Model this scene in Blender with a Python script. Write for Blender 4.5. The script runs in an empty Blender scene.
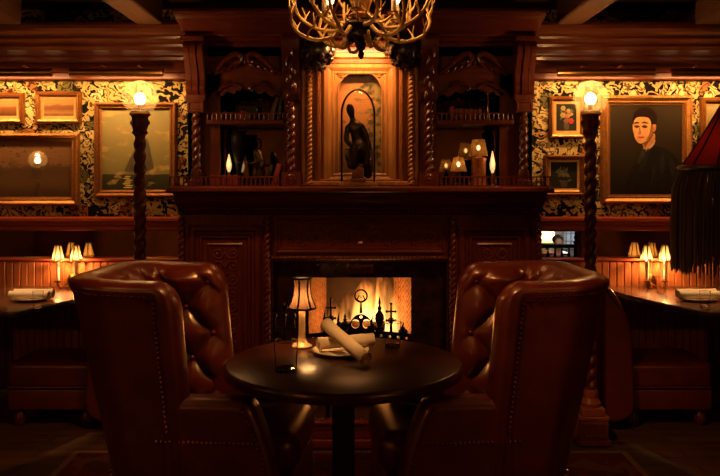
import bpy, bmesh, math, random
from mathutils import Vector, Matrix
PI = math.pi
S = bpy.context.scene
COL = S.collection
FPX, HOR, CX, H = 787.0, 175.0, 360.0, 1.42      # focal length and horizon in pixels of a 720x476 frame, eye height


def P(px, py, d):
    """Photograph pixel at depth d -> world x, z."""
    return ((px - CX) * d / FPX, H - (py - HOR) * d / FPX)


def PX(px, d): return (px - CX) * d / FPX
def PZ(py, d): return H - (py - HOR) * d / FPX
def lerp(a, b, t): return a + (b - a) * t
def clamp(x, a=0.0, b=1.0): return max(a, min(b, x))
def smooth(a, b, x):
    t = clamp((x - a) / (b - a)); return t * t * (3 - 2 * t)


def catmull(pts, n=6, closed=False):
    out = []; m = len(pts)
    g = (lambda i: pts[i % m]) if closed else (lambda i: pts[max(0, min(m - 1, i))])
    for i in range(m if closed else m - 1):
        a, b, c, d = g(i - 1), g(i), g(i + 1), g(i + 2)
        for k in range(n):
            t = k / n
            out.append(tuple(0.5 * (2 * b[j] + (c[j] - a[j]) * t + (2 * a[j] - 5 * b[j] + 4 * c[j] - d[j]) * t * t + (3 * b[j] - a[j] - 3 * c[j] + d[j]) * t ** 3) for j in range(len(b))))
    if not closed: out.append(tuple(pts[-1]))
    return out


def even(pts, step):
    out = [pts[0]]; acc = 0.0
    for a, b in zip(pts, pts[1:]):
        l = math.dist(a, b)
        while acc + l >= step:
            t = (step - acc) / l; a = tuple(lerp(x, y, t) for x, y in zip(a, b)); l = math.dist(a, b); out.append(a); acc = 0.0
        acc += l
    return out


# ------------------------------------------------------------------ mesh builder
class MB:
    def __init__(s): s.v = []; s.f = []; s.mi = []; s.cur = 0

    def add(s, vs, fs):
        b = len(s.v); s.v.extend(tuple(v) for v in vs)
        for f in fs: s.f.append(tuple(i + b for i in f)); s.mi.append(s.cur)
        return s

    def box(s, x0, x1, y0, y1, z0, z1):
        v = [(x, y, z) for x in (x0, x1) for y in (y0, y1) for z in (z0, z1)]
        return s.add(v, [(0, 1, 3, 2), (4, 6, 7, 5), (0, 4, 5, 1), (2, 3, 7, 6), (0, 2, 6, 4), (1, 5, 7, 3)])

    def prism(s, poly, a, b, axis):
        n = len(poly)
        def m(p, t): return {'x': (t, p[0], p[1]), 'y': (p[0], t, p[1]), 'z': (p[0], p[1], t)}[axis]
        v = [m(p, a) for p in poly] + [m(p, b) for p in poly]
        f = [(i, (i + 1) % n, n + (i + 1) % n, n + i) for i in range(n)] + [tuple(range(n)), tuple(range(2 * n - 1, n - 1, -1))]
        return s.add(v, f)

    def loft(s, rings, closed=True, cap=True):
        n = len(rings[0]); v = [p for r in rings for p in r]; f = []
        for i in range(len(rings) - 1):
            for j in range(n if closed else n - 1):
                k = (j + 1) % n
                f.append((i * n + j, i * n + k, (i + 1) * n + k, (i + 1) * n + j))
        if cap and closed:
            f.append(tuple(range(n))); f.append(tuple(range((len(rings) - 1) * n, len(rings) * n)))
        return s.add(v, f)

    def lathe(s, prof, c=(0, 0, 0), n=24, sx=1, sy=1, cap=True):
        return s.loft([[(c[0] + max(r, 1e-4) * sx * math.cos(2 * PI * j / n), c[1] + max(r, 1e-4) * sy * math.sin(2 * PI * j / n), c[2] + z) for j in range(n)] for r, z in prof], cap=cap)

    def tube(s, pts, r, n=8, closed=False):
        pts = [Vector(p) for p in pts]; m = len(pts)
        rs = r if isinstance(r, (list, tuple)) else [r] * m
        up = None; rings = []
        for i, p in enumerate(pts):
            a = pts[(i - 1) % m] if closed or i else pts[0]
            b = pts[(i + 1) % m] if closed or i < m - 1 else pts[-1]
            t = (b - a)
            t = t.normalized() if t.length > 1e-9 else Vector((0, 0, 1))
            if up is None:
                up = Vector((0, 0, 1)) if abs(t.z) < .9 else Vector((1, 0, 0))
            u = up - t * up.dot(t)
            if u.length < 1e-6: u = t.orthogonal()
            u.normalize(); w = t.cross(u); up = u
            rings.append([tuple(p + (u * math.cos(2 * PI * j / n) + w * math.sin(2 * PI * j / n)) * rs[i]) for j in range(n)])
        if closed: rings.append(rings[0])
        return s.loft(rings, cap=not closed)

    def rope(s, p0, p1, r, pitch, lobes=2, depth=.22, n=16, step=None, taper=None):
        p0, p1 = Vector(p0), Vector(p1); L = (p1 - p0).length; t = (p1 - p0) / L
        u = t.orthogonal().normalized(); w = t.cross(u)
        m = max(4, int(L / (step or pitch / 10))); rings = []
        for i in range(m + 1):
            q = L * i / m; tw = 2 * PI * q / (pitch * lobes)
            k = taper(q / L) if taper else 1
            ring = []
            for j in range(n):
                th = 2 * PI * j / n
                rr = r * k * (1 - depth + depth * abs(math.cos(lobes * (th - tw) / 2)) * 1.25)
                ring.append(tuple(p0 + t * q + (u * math.cos(th) + w * math.sin(th)) * rr))
            rings.append(ring)
        return s.loft(rings)

    def ball(s, c, r, n=10, sx=1, sy=1, sz=1):
        m = max(4, n // 2)
        return s.loft([[(c[0] + r * sx * math.sin(PI * max(.02, min(.98, i / m))) * math.cos(2 * PI * j / n), c[1] + r * sy * math.sin(PI * max(.02, min(.98, i / m))) * math.sin(2 * PI * j / n), c[2] - r * sz * math.cos(PI * i / m)) for j in range(n)] for i in range(m + 1)])

    def frame(s, x0, x1, z0, z1, prof, y):
        """Mitred rectangular moulding facing -y: prof = [(inset, height)], closed ring back to the wall plane y."""
        rings = [[(x0 + t, y - h, z0 + t), (x1 - t, y - h, z0 + t), (x1 - t, y - h, z1 - t), (x0 + t, y - h, z1 - t)] for t, h in prof]
        return s.loft(rings + [rings[0]], cap=False)

    def pillow(s, outline, a, b, r, axis='y', n=5):
        """Rounded prism of an outline, edges rolled with radius r."""
        m = len(outline)
        area = sum(outline[i][0] * outline[(i + 1) % m][1] - outline[(i + 1) % m][0] * outline[i][1] for i in range(m))
        if area < 0: outline = outline[::-1]
        nr = []
        for i in range(m):
            p, q = outline[i - 1], outline[(i + 1) % m]
            d = Vector((q[0] - p[0], q[1] - p[1]))
            d = d.normalized() if d.length > 1e-9 else Vector((1, 0))
            nr.append((-d.y, d.x))
        def mp(p, t): return {'x': (t, p[0], p[1]), 'y': (p[0], t, p[1]), 'z': (p[0], p[1], t)}[axis]
        rings = []
        for side in (0, 1):
            for k in range(n + 1):
                th = PI / 2 * (k / n if side == 0 else 1 - k / n)
                ins = r * (1 - math.sin(th)); off = r * (1 - math.cos(th))
                t = a + off if side == 0 else b - off
                rings.append([mp((o[0] + q[0] * ins, o[1] + q[1] * ins), t) for o, q in zip(outline, nr)])
        return s.loft(rings)

    def rbox(s, x0, x1, y0, y1, z0, z1, r=.01, n=3):
        """Box with rounded vertical edges and rolled top and bottom."""
        r = min(r, (x1 - x0) / 2.01, (y1 - y0) / 2.01)
        o = []
        for cx, cy, a0 in ((x1 - r, y0 + r, -PI / 2), (x1 - r, y1 - r, 0), (x0 + r, y1 - r, PI / 2), (x0 + r, y0 + r, PI)):
            for k in range(n + 1): o.append((cx + r * math.cos(a0 + PI / 2 * k / n), cy + r * math.sin(a0 + PI / 2 * k / n)))
        return s.pillow(o, z0, z1, min(r, (z1 - z0) / 2.01) * .9, 'z', n)

    def xf(s, M, start=0):
        s.v[start:] = [tuple(M @ Vector(v)) for v in s.v[start:]]; return s

    def build(s, name, mat, parent=None, origin=None, flat=False, angle=38, bevel=0, local=False):
        """One mesh object. Coordinates are world unless local; they become relative to the parent or to origin."""
        me = bpy.data.meshes.new(name)
        if parent is not None and not local:
            o = Vector(); q = parent
            while q is not None: o += Vector(q.location); q = q.parent
        else: o = Vector(origin or (0, 0, 0))
        me.from_pydata([tuple(Vector(v) - o) for v in s.v], [], s.f)
        bm = bmesh.new(); bm.from_mesh(me)
        bmesh.ops.recalc_face_normals(bm, faces=bm.faces); bm.to_mesh(me); bm.free()
        for m in (mat if isinstance(mat, (list, tuple)) else [mat]): me.materials.append(m)
        if any(s.mi):
            for p, k in zip(me.polygons, s.mi): p.material_index = k
        if not flat:
            me.shade_smooth(); me.set_sharp_from_angle(angle=math.radians(angle))
        ob = bpy.data.objects.new(name, me); COL.objects.link(ob)
        if parent is not None: ob.parent = parent
        elif not local: ob.location = o
        if bevel:
            b = ob.modifiers.new('edge', 'BEVEL'); b.width = bevel; b.segments = 2; b.limit_method = 'ANGLE'; b.angle_limit = math.radians(35)
        return ob


def plate(outlines, y0, y1):
    """Flat plate with holes from closed 2D outlines (x, z), between y0 and y1."""
    cu = bpy.data.curves.new('outline', 'CURVE'); cu.dimensions = '2D'; cu.fill_mode = 'BOTH'; cu.extrude = (y1 - y0) / 2
    for o in outlines:
        sp = cu.splines.new('POLY'); sp.points.add(len(o) - 1); sp.use_cyclic_u = True
        for i, p in enumerate(o): sp.points[i].co = (p[0], p[1], 0, 1)
    ob = bpy.data.objects.new('outline', cu)
    me = bpy.data.meshes.new_from_object(ob)
    mb = MB(); yc = (y0 + y1) / 2
    mb.add([(v.co.x, yc - v.co.z, v.co.y) for v in me.vertices], [tuple(p.vertices) for p in me.polygons])
    bpy.data.objects.remove(ob); bpy.data.curves.remove(cu); bpy.data.meshes.remove(me)
    return mb


def circ(cx, cz, r, n=16, rz=None): return [(cx + r * math.cos(2 * PI * i / n), cz + (rz or r) * math.sin(2 * PI * i / n)) for i in range(n)]


def tag(o, label=None, cat=None, group=None, kind=None):
    if label: o['label'] = label
    if cat: o['category'] = cat
    if group: o['group'] = group
    if kind: o['kind'] = kind
    return o


def thing(name, loc, label, cat, group=None):
    o = bpy.data.objects.new(name, None); COL.objects.link(o); o.location = loc; o.empty_display_size = .1
    return tag(o, label, cat, group)


def struct(mb, name, mat, **k): return tag(mb.build(name, mat, **k), kind='structure')


def copy_tree(o, parent=None):
    c = o.copy(); COL.objects.link(c)
    if parent is not None: c.parent = parent
    for ch in list(o.children): copy_tree(ch, c)
    return c


# ------------------------------------------------------------------ materials
def base(name):
    m = bpy.data.materials.new(name); m.use_nodes = True
    nt = m.node_tree; b = nt.nodes['Principled BSDF']
    return m, nt, b


def N(nt, typ, **k):
    n = nt.nodes.new(typ)
    for a, v in k.items():
        if a.startswith('_'): n.inputs[a[1:].replace('_', ' ')].default_value = v
        else: setattr(n, a, v)
    return n


def ramp(nt, stops, interp='LINEAR'):
    r = nt.nodes.new('ShaderNodeValToRGB'); e = r.color_ramp.elements; r.color_ramp.interpolation = interp
    while len(e) < len(stops): e.new(.5)
    for i, (p, c) in enumerate(stops): e[i].position = p; e[i].color = (*c, 1)
    return r


def coords(nt, scale=(1, 1, 1), rot=(0, 0, 0), out='Object'):
    tc = N(nt, 'ShaderNodeTexCoord'); mp = N(nt, 'ShaderNodeMapping')
    mp.inputs['Scale'].default_value = scale; mp.inputs['Rotation'].default_value = rot
    nt.links.new(tc.outputs[out], mp.inputs[0]); return mp.outputs[0]


def PM(name, c1, c2=None, rough=.5, metal=0.0, scale=(8, 8, 8), noise=4.0, bump=0.0, bscale=None, coat=0.0, spec=.5, sheen=0.0):
    """Principled material with noise-mixed colour and an optional noise bump."""
    m, nt, b = base(name); L = nt.links.new
    c2 = c2 or tuple(x * .7 for x in c1)
    co = coords(nt, scale)
    nz = N(nt, 'ShaderNodeTexNoise', _Scale=noise, _Detail=5.0, _Roughness=.6)
    L(co, nz.inputs['Vector'])
    r = ramp(nt, [(.32, c1), (.68, c2)]); L(nz.outputs['Fac'], r.inputs[0]); L(r.outputs[0], b.inputs['Base Color'])
    b.inputs['Roughness'].default_value = rough; b.inputs['Metallic'].default_value = metal
    b.inputs['Coat Weight'].default_value = coat; b.inputs['Coat Roughness'].default_value = .15
    b.inputs['Specular IOR Level'].default_value = spec
    if sheen: b.inputs['Sheen Weight'].default_value = sheen
    if bump:
        n2 = N(nt, 'ShaderNodeTexNoise', _Scale=bscale or noise * 3, _Detail=4.0); L(co, n2.inputs['Vector'])
        bp = N(nt, 'ShaderNodeBump', _Strength=bump, _Distance=.30 / (max(scale) * (bscale or noise * 3))); L(n2.outputs['Fac'], bp.inputs['Height']); L(bp.outputs[0], b.inputs['Normal'])
    return m


def wood(name, c1, c2, rough=.35, axis='z', noise=3.0, bump=.15, coat=.0, spec=.35):
    sc = {'x': (2, 22, 22), 'y': (22, 2, 22), 'z': (22, 22, 2)}[axis]
    return PM(name, c1, c2, rough, 0, sc, noise, bump, coat=coat * .5, spec=spec)


def emis(name, col, s):
    m, nt, b = base(name)
    b.inputs['Base Color'].default_value = (*col, 1); b.inputs['Emission Color'].default_value = (*col, 1); b.inputs['Emission Strength'].default_value = s
    return m


def glass(name, col=(1, 1, 1), rough=0.0, ior=1.45):
    m, nt, b = base(name)
    b.inputs['Base Color'].default_value = (*col, 1); b.inputs['Transmission Weight'].default_value = 1
    b.inputs['Roughness'].default_value = rough; b.inputs['IOR'].default_value = ior
    return m


def shade_mat(name, col, tr=.6, clear=0.0):
    """Lamp-shade cloth: diffuse and translucent, woven fine bump; clear mixes in some see-through."""
    m, nt, b = base(name); L = nt.links.new
    nz = N(nt, 'ShaderNodeTexNoise', _Scale=60.0); L(coords(nt), nz.inputs['Vector'])
    r = ramp(nt, [(.3, tuple(c * .85 for c in col)), (.7, col)]); L(nz.outputs['Fac'], r.inputs[0])
    d = N(nt, 'ShaderNodeBsdfDiffuse'); t = N(nt, 'ShaderNodeBsdfTranslucent')
    L(r.outputs[0], d.inputs[0]); L(r.outputs[0], t.inputs[0])
    mx = N(nt, 'ShaderNodeMixShader'); mx.inputs[0].default_value = tr; L(d.outputs[0], mx.inputs[1]); L(t.outputs[0], mx.inputs[2])
    last = mx
    if clear:
        tp = N(nt, 'ShaderNodeBsdfTransparent'); m2 = N(nt, 'ShaderNodeMixShader'); m2.inputs[0].default_value = clear
        L(mx.outputs[0], m2.inputs[1]); L(tp.outputs[0], m2.inputs[2]); last = m2
    L(last.outputs[0], nt.nodes['Material Output'].inputs[0])
    return m


M = {}
M['mahogany'] = wood('mahogany', (.055, .0095, .0036), (.12, .022, .0075), .34, 'z', coat=.25)
M['mahogany_x'] = wood('mahogany_long', (.055, .0095, .0036), (.12, .022, .0075), .34, 'x', coat=.25)
M['red_wood'] = wood('red_panelling', (.17, .048, .016), (.27, .085, .028), .36, 'z')
M['red_wood_x'] = wood('red_rail', (.19, .028, .011), (.28, .046, .017), .30, 'x', coat=.3)
M['honey'] = wood('honey_wood', (.26, .105, .030), (.42, .19, .06), .36, 'z', coat=.2)
M['honey_x'] = wood('honey_wood_long', (.26, .105, .030), (.42, .19, .06), .36, 'x', coat=.2)
M['carved'] = PM('carved_wood', (.045, .0085, .0032), (.10, .020, .007), .27, 0, (8, 8, 8), 6, .5, 40, coat=.3)
M['relief'] = PM('relief_carving', (.085, .017, .006), (.15, .032, .011), .28, 0, (8, 8, 8), 6, .3, 40, coat=.4)
M['black_wood'] = wood('black_wood', (.010, .006, .004), (.022, .011, .007), .28, 'z')
M['table_wood'] = wood('table_wood', (.016, .0038, .0016), (.050, .0115, .0045), .29, 'x', 2.5, .06, spec=.4)
M['booth_top'] = wood('booth_table_wood', (.05, .018, .008), (.10, .038, .015), .26, 'y', 2.5, .08)
M['beam'] = wood('beam_wood', (.10, .045, .022), (.17, .08, .04), .55, 'y')
M['ceiling'] = wood('ceiling_wood', (.03, .011, .006), (.055, .02, .01), .5, 'y')
M['leather'] = PM('oxblood_leather', (.050, .0065, .0024), (.088, .0125, .0042), .31, 0, (3, 3, 3), 3.5, .5, 95, coat=.22)
M['bench_leather'] = PM('bench_leather', (.085, .011, .004), (.13, .019, .0065), .34, 0, (4, 4, 4), 4, .3, 90)
M['brass'] = PM('brass', (.55, .32, .10), (.38, .21, .06), .28, 1, (10, 10, 10), 5, .05)
M['old_brass'] = PM('old_brass', (.22, .12, .045), (.12, .065, .025), .36, 1, (10, 10, 10), 5, .1)
M['nail'] = PM('brass_nail', (.20, .09, .034), (.13, .055, .02), .34, 1)
M['iron'] = PM('black_iron', (.012, .010, .009), (.02, .015, .012), .45, .8, (10, 10, 10), 8, .3)
M['black'] = PM('matt_black', (.006, .005, .004), (.010, .008, .007), .5, 0, spec=.15)
M['bronze'] = PM('dark_bronze', (.05, .03, .016), (.022, .014, .008), .35, .9, (12, 12, 12), 5, .3)
M['gold_frame'] = PM('gilt_frame', (.40, .185, .048), (.23, .095, .024), .36, .7, (14, 14, 14), 5, .5, 22)
M['gold_dark'] = PM('dark_gilt_frame', (.30, .13, .035), (.17, .065, .018), .4, .6, (14, 14, 14), 6, .7, 22)
M['liner'] = PM('gilt_liner', (.55, .33, .12), (.42, .24, .08), .4, .5)
M['antler'] = PM('gilt_antler', (.78, .50, .17), (.50, .29, .085), .40, .3, (12, 12, 12), 5, .4)
M['cloth'] = PM('napkin_linen', (.62, .46, .29), (.52, .38, .23), .85, 0, (30, 30, 30), 5, .3)
M['china'] = PM('cream_china', (.60, .50, .36), (.55, .45, .32), .2, 0)
M['marble'] = PM('dark_marble', (.010, .006, .005), (.045, .016, .010), .16, 0, (5, 5, 5), 2.5)
M['tile'] = PM('hearth_slate', (.03, .015, .01), (.06, .028, .018), .4, 0, (5, 5, 5), 4, .2)
M['glass'] = glass('clear_glass')
M['dome_glass'] = None
M['candle'] = shade_mat('candle_sleeve', (.88, .78, .58), .2)
M['shade'] = shade_mat('cream_shade_silk', (.82, .66, .42), .65)
M['table_shade'] = shade_mat('table_lamp_shade_silk', (.075, .042, .025), .4)
M['sconce_shade'] = shade_mat('sconce_shade_silk', (.085, .064, .038), .45)
M['amber_shade'] = shade_mat('amber_pleated_shade', (.66, .36, .10), .55, .32)
M['globe'] = shade_mat('frosted_globe', (.88, .70, .40), .6, .91)
M['fringe'] = PM('dark_silk_fringe', (.014, .008, .006), (.03, .013, .009), .42, 0, (30, 30, 4), 4)
M['red_silk'] = shade_mat('red_silk', (.16, .010, .008), .4)
M['bulb'] = emis('warm_bulb', (1, .62, .26), 40)
M['bulb_soft'] = emis('soft_bulb', (1, .60, .24), 9)
M['ember'] = emis('ember', (1, .25, .03), 3)
M['spot_lens'] = emis('spot_lens', (1, .86, .68), 25)
M['bark'] = PM('charred_log', (.012, .008, .006), (.06, .025, .012), .8, 0, (10, 10, 10), 4, .8)
M['book_red'] = PM('red_book_cloth', (.22, .016, .012), (.15, .012, .009), .5)
M['book_brown'] = PM('brown_book_leather', (.10, .04, .016), (.06, .024, .01), .45)
M['book_green'] = PM('green_book_cloth', (.03, .035, .016), (.02, .022, .012), .5)
M['paper'] = PM('page_paper', (.55, .42, .25), (.45, .34, .2), .8)
M['dark_wall'] = PM('dark_red_wall', (.05, .015, .01), (.07, .02, .013), .6)
M['red_base'] = PM('red_gilt_base', (.26, .03, .02), (.40, .20, .05), .3, .2, (30, 30, 30), 3)
M['pale'] = PM('pale_blue_plaster', (.42, .48, .52), (.36, .42, .47), .7)
M['dark_gap'] = PM('dark_void', (.004, .003, .002), (.006, .004, .003), .6)


def mirror_mat(name, col, rough):
    m, nt, b = base(name); L = nt.links.new
    nz = N(nt, 'ShaderNodeTexNoise', _Scale=4.0, _Detail=6.0); L(coords(nt), nz.inputs['Vector'])
    r = ramp(nt, [(.35, tuple(c * .55 for c in col)), (.6, col)]); L(nz.outputs['Fac'], r.inputs[0]); L(r.outputs[0], b.inputs['Base Color'])
    b.inputs['Metallic'].default_value = 1; b.inputs['Roughness'].default_value = rough
    return m
M['mirror'] = mirror_mat('antique_mirror', (.52, .42, .26), .07)
M['cab_mirror'] = mirror_mat('cabinet_mirror', (.42, .36, .27), .05)


def dome_mat(name='thin_dome_glass', ior=1.12):
    m, nt, b = base(name); L = nt.links.new
    g = N(nt, 'ShaderNodeBsdfGlossy', _Roughness=.03); t = N(nt, 'ShaderNodeBsdfTransparent')
    lw = N(nt, 'ShaderNodeFresnel', _IOR=ior); mx = N(nt, 'ShaderNodeMixShader')
    L(lw.outputs[0], mx.inputs[0]); L(t.outputs[0], mx.inputs[1]); L(g.outputs[0], mx.inputs[2])
    L(mx.outputs[0], nt.nodes['Material Output'].inputs[0]); return m
M['dome_glass'] = dome_mat(); M['tumbler_glass'] = dome_mat('tumbler_glass', 1.10)


def wallpaper():
    m, nt, b = base('floral_wallpaper'); L = nt.links.new
    co = coords(nt, (1, 1, 1))
    def warp(scale, amt, seed):
        nz = N(nt, 'ShaderNodeTexNoise', _Scale=scale, _Detail=2.0); L(coords(nt, (1, 1, 1), (0, 0, seed)), nz.inputs['Vector'])
        ad = N(nt, 'ShaderNodeVectorMath', operation='MULTIPLY_ADD'); L(nz.outputs['Color'], ad.inputs[0]); ad.inputs[1].default_value = (amt,) * 3; L(co, ad.inputs[2]); return ad.outputs[0]
    w1 = warp(10, .11, 0); w2 = warp(16, .06, .5)
    vo = N(nt, 'ShaderNodeTexVoronoi', feature='F1', _Scale=10.5); L(w1, vo.inputs['Vector'])
    ed = N(nt, 'ShaderNodeTexVoronoi', feature='DISTANCE_TO_EDGE', _Scale=10.5); L(w1, ed.inputs['Vector'])
    sep = N(nt, 'ShaderNodeSeparateColor'); L(vo.outputs['Color'], sep.inputs[0])
    cr = ramp(nt, [(0, (.56, .42, .19)), (.28, (.42, .32, .13)), (.44, (.24, .10, .034)), (.50, (.36, .28, .11)), (.66, (.12, .11, .042)), (.76, (.58, .45, .22)), (.93, (.26, .12, .042))], 'CONSTANT'); L(sep.outputs[0], cr.inputs[0])
    # concentric petal lines, and veins
    pr = ramp(nt, [(.05, (.10, .07, .03)), (.09, (1, 1, 1)), (.20, (1, 1, 1)), (.225, (.13, .1, .05)), (.25, (1, 1, 1)), (.34, (.9, .9, .9)), (.365, (.13, .1, .05)), (.39, (1, 1, 1))]); L(vo.outputs['Distance'], pr.inputs[0])
    wv = N(nt, 'ShaderNodeTexWave', wave_type='BANDS', bands_direction='DIAGONAL', _Scale=15.0, _Distortion=13.0, _Detail=2.0); wv.inputs['Detail Scale'].default_value = 1.2; L(w2, wv.inputs['Vector'])
    wr = ramp(nt, [(.20, (.10, .07, .03)), (.36, (1, 1, 1))]); L(wv.outputs['Fac'], wr.inputs[0])
    pick = N(nt, 'ShaderNodeMath', operation='GREATER_THAN'); L(sep.outputs[2], pick.inputs[0]); pick.inputs[1].default_value = .45
    w4 = N(nt, 'ShaderNodeTexWave', wave_type='RINGS', _Scale=17.0, _Distortion=8.0, _Detail=2.0); w4.inputs['Detail Scale'].default_value = 1.4; L(w1, w4.inputs['Vector'])
    r4 = ramp(nt, [(.18, (.16, .12, .05)), (.34, (1, 1, 1))]); L(w4.outputs['Fac'], r4.inputs[0])
    pm = N(nt, 'ShaderNodeMix', data_type='RGBA', blend_type='MULTIPLY'); pm.inputs[0].default_value = 1; L(pr.outputs[0], pm.inputs[6]); L(r4.outputs[0], pm.inputs[7])
    mp = N(nt, 'ShaderNodeMix', data_type='RGBA'); L(pick.outputs[0], mp.inputs[0]); L(pm.outputs[2], mp.inputs[6]); L(wr.outputs[0], mp.inputs[7])
    m1 = N(nt, 'ShaderNodeMix', data_type='RGBA', blend_type='MULTIPLY'); m1.inputs[0].default_value = .92; L(cr.outputs[0], m1.inputs[6]); L(mp.outputs[2], m1.inputs[7])
    # black ground carrying small curling sprigs
    er = ramp(nt, [(.05, (0, 0, 0)), (.075, (1, 1, 1))]); L(ed.outputs['Distance'], er.inputs[0])
    mg = N(nt, 'ShaderNodeMath', operation='GREATER_THAN'); L(sep.outputs[1], mg.inputs[0]); mg.inputs[1].default_value = .22
    mm = N(nt, 'ShaderNodeMath', operation='MULTIPLY'); L(er.outputs[0], mm.inputs[0]); L(mg.outputs[0], mm.inputs[1])
    w3 = N(nt, 'ShaderNodeTexWave', wave_type='RINGS', _Scale=9.0, _Distortion=14.0, _Detail=2.0); w3.inputs['Detail Scale'].default_value = 1.6; L(w2, w3.inputs['Vector'])
    g3 = ramp(nt, [(.66, (.006, .005, .004)), (.74, (.40, .29, .11))]); L(w3.outputs['Fac'], g3.inputs[0])
    m3 = N(nt, 'ShaderNodeMix', data_type='RGBA'); L(mm.outputs[0], m3.inputs[0]); L(g3.outputs[0], m3.inputs[6]); L(m1.outputs[2], m3.inputs[7])
    L(m3.outputs[2], b.inputs['Base Color']); b.inputs['Roughness'].default_value = .85; b.inputs['Specular IOR Level'].default_value = .08
    return m
M['wallpaper'] = wallpaper()


def floor_mat():
    m, nt, b = base('oak_floor'); L = nt.links.new
    br = N(nt, 'ShaderNodeTexBrick', _Scale=1.0); br.inputs['Brick Width'].default_value = 1.1; br.inputs['Row Height'].default_value = .11; br.inputs['Mortar Size'].default_value = .004
    br.inputs['Color1'].default_value = (.075, .038, .016, 1); br.inputs['Color2'].default_value = (.11, .055, .023, 1); br.inputs['Mortar'].default_value = (.008, .005, .003, 1)
    L(coords(nt), br.inputs['Vector'])
    nz = N(nt, 'ShaderNodeTexNoise', _Scale=3.0, _Detail=6.0); L(coords(nt, (2, 25, 1)), nz.inputs['Vector'])
    r = ramp(nt, [(.3, (.55, .55, .55)), (.7, (1.2, 1.2, 1.2))]); L(nz.outputs['Fac'], r.inputs[0])
    mx = N(nt, 'ShaderNodeMix', data_type='RGBA', blend_type='MULTIPLY'); mx.inputs[0].default_value = 1; L(br.outputs[0], mx.inputs[6]); L(r.outputs[0], mx.inputs[7])
    L(mx.outputs[2], b.inputs['Base Color']); b.inputs['Roughness'].default_value = .4
    return m


def rug_mat():
    m, nt, b = base('persian_rug'); L = nt.links.new
    co = coords(nt)
    vo = N(nt, 'ShaderNodeTexVoronoi', distance='MANHATTAN', _Scale=11.0); L(co, vo.inputs['Vector'])
    sep = N(nt, 'ShaderNodeSeparateColor'); L(vo.outputs['Color'], sep.inputs[0])
    r = ramp(nt, [(0, (.10, .018, .012)), (.4, (.055, .02, .012)), (.6, (.16, .075, .035)), (.75, (.03, .02, .018)), (.9, (.12, .02, .014))], 'CONSTANT'); L(sep.outputs[0], r.inputs[0])
    d = ramp(nt, [(.10, (.22, .12, .06)), (.2, (.09, .018, .012))]); L(vo.outputs['Distance'], d.inputs[0])
    mx = N(nt, 'ShaderNodeMix', data_type='RGBA'); mx.inputs[0].default_value = .5; L(r.outputs[0], mx.inputs[6]); L(d.outputs[0], mx.inputs[7])
    L(mx.outputs[2], b.inputs['Base Color']); b.inputs['Roughness'].default_value = .95; b.inputs['Specular IOR Level'].default_value = .1
    return m


def brick_mat():
    m, nt, b = base('herringbone_firebrick'); L = nt.links.new
    br = N(nt, 'ShaderNodeTexBrick', _Scale=1.0); br.inputs['Brick Width'].default_value = .09; br.inputs['Row Height'].default_value = .03; br.inputs['Mortar Size'].default_value = .003
    br.inputs['Color1'].default_value = (.42, .22, .11, 1); br.inputs['Color2'].default_value = (.30, .15, .075, 1); br.inputs['Mortar'].default_value = (.03, .014, .008, 1)
    tc = N(nt, 'ShaderNodeTexCoord'); sp = N(nt, 'ShaderNodeSeparateXYZ'); L(tc.outputs['Object'], sp.inputs[0])
    ax = N(nt, 'ShaderNodeMath', operation='ADD'); L(sp.outputs[0], ax.inputs[0]); L(sp.outputs[1], ax.inputs[1])
    pp = N(nt, 'ShaderNodeMath', operation='PINGPONG'); L(ax.outputs[0], pp.inputs[0]); pp.inputs[1].default_value = .06
    az = N(nt, 'ShaderNodeMath', operation='ADD'); L(sp.outputs[2], az.inputs[0]); L(pp.outputs[0], az.inputs[1])
    cb = N(nt, 'ShaderNodeCombineXYZ'); L(pp.outputs[0], cb.inputs[0]); L(az.outputs[0], cb.inputs[1])
    L(cb.outputs[0], br.inputs['Vector']); L(br.outputs[0], b.inputs['Base Color']); b.inputs['Roughness'].default_value = .85
    bp = N(nt, 'ShaderNodeBump', _Strength=.6, _Distance=.004); L(br.outputs['Fac'], bp.inputs['Height']); bp.invert = True; L(bp.outputs[0], b.inputs['Normal'])
    return m


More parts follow.
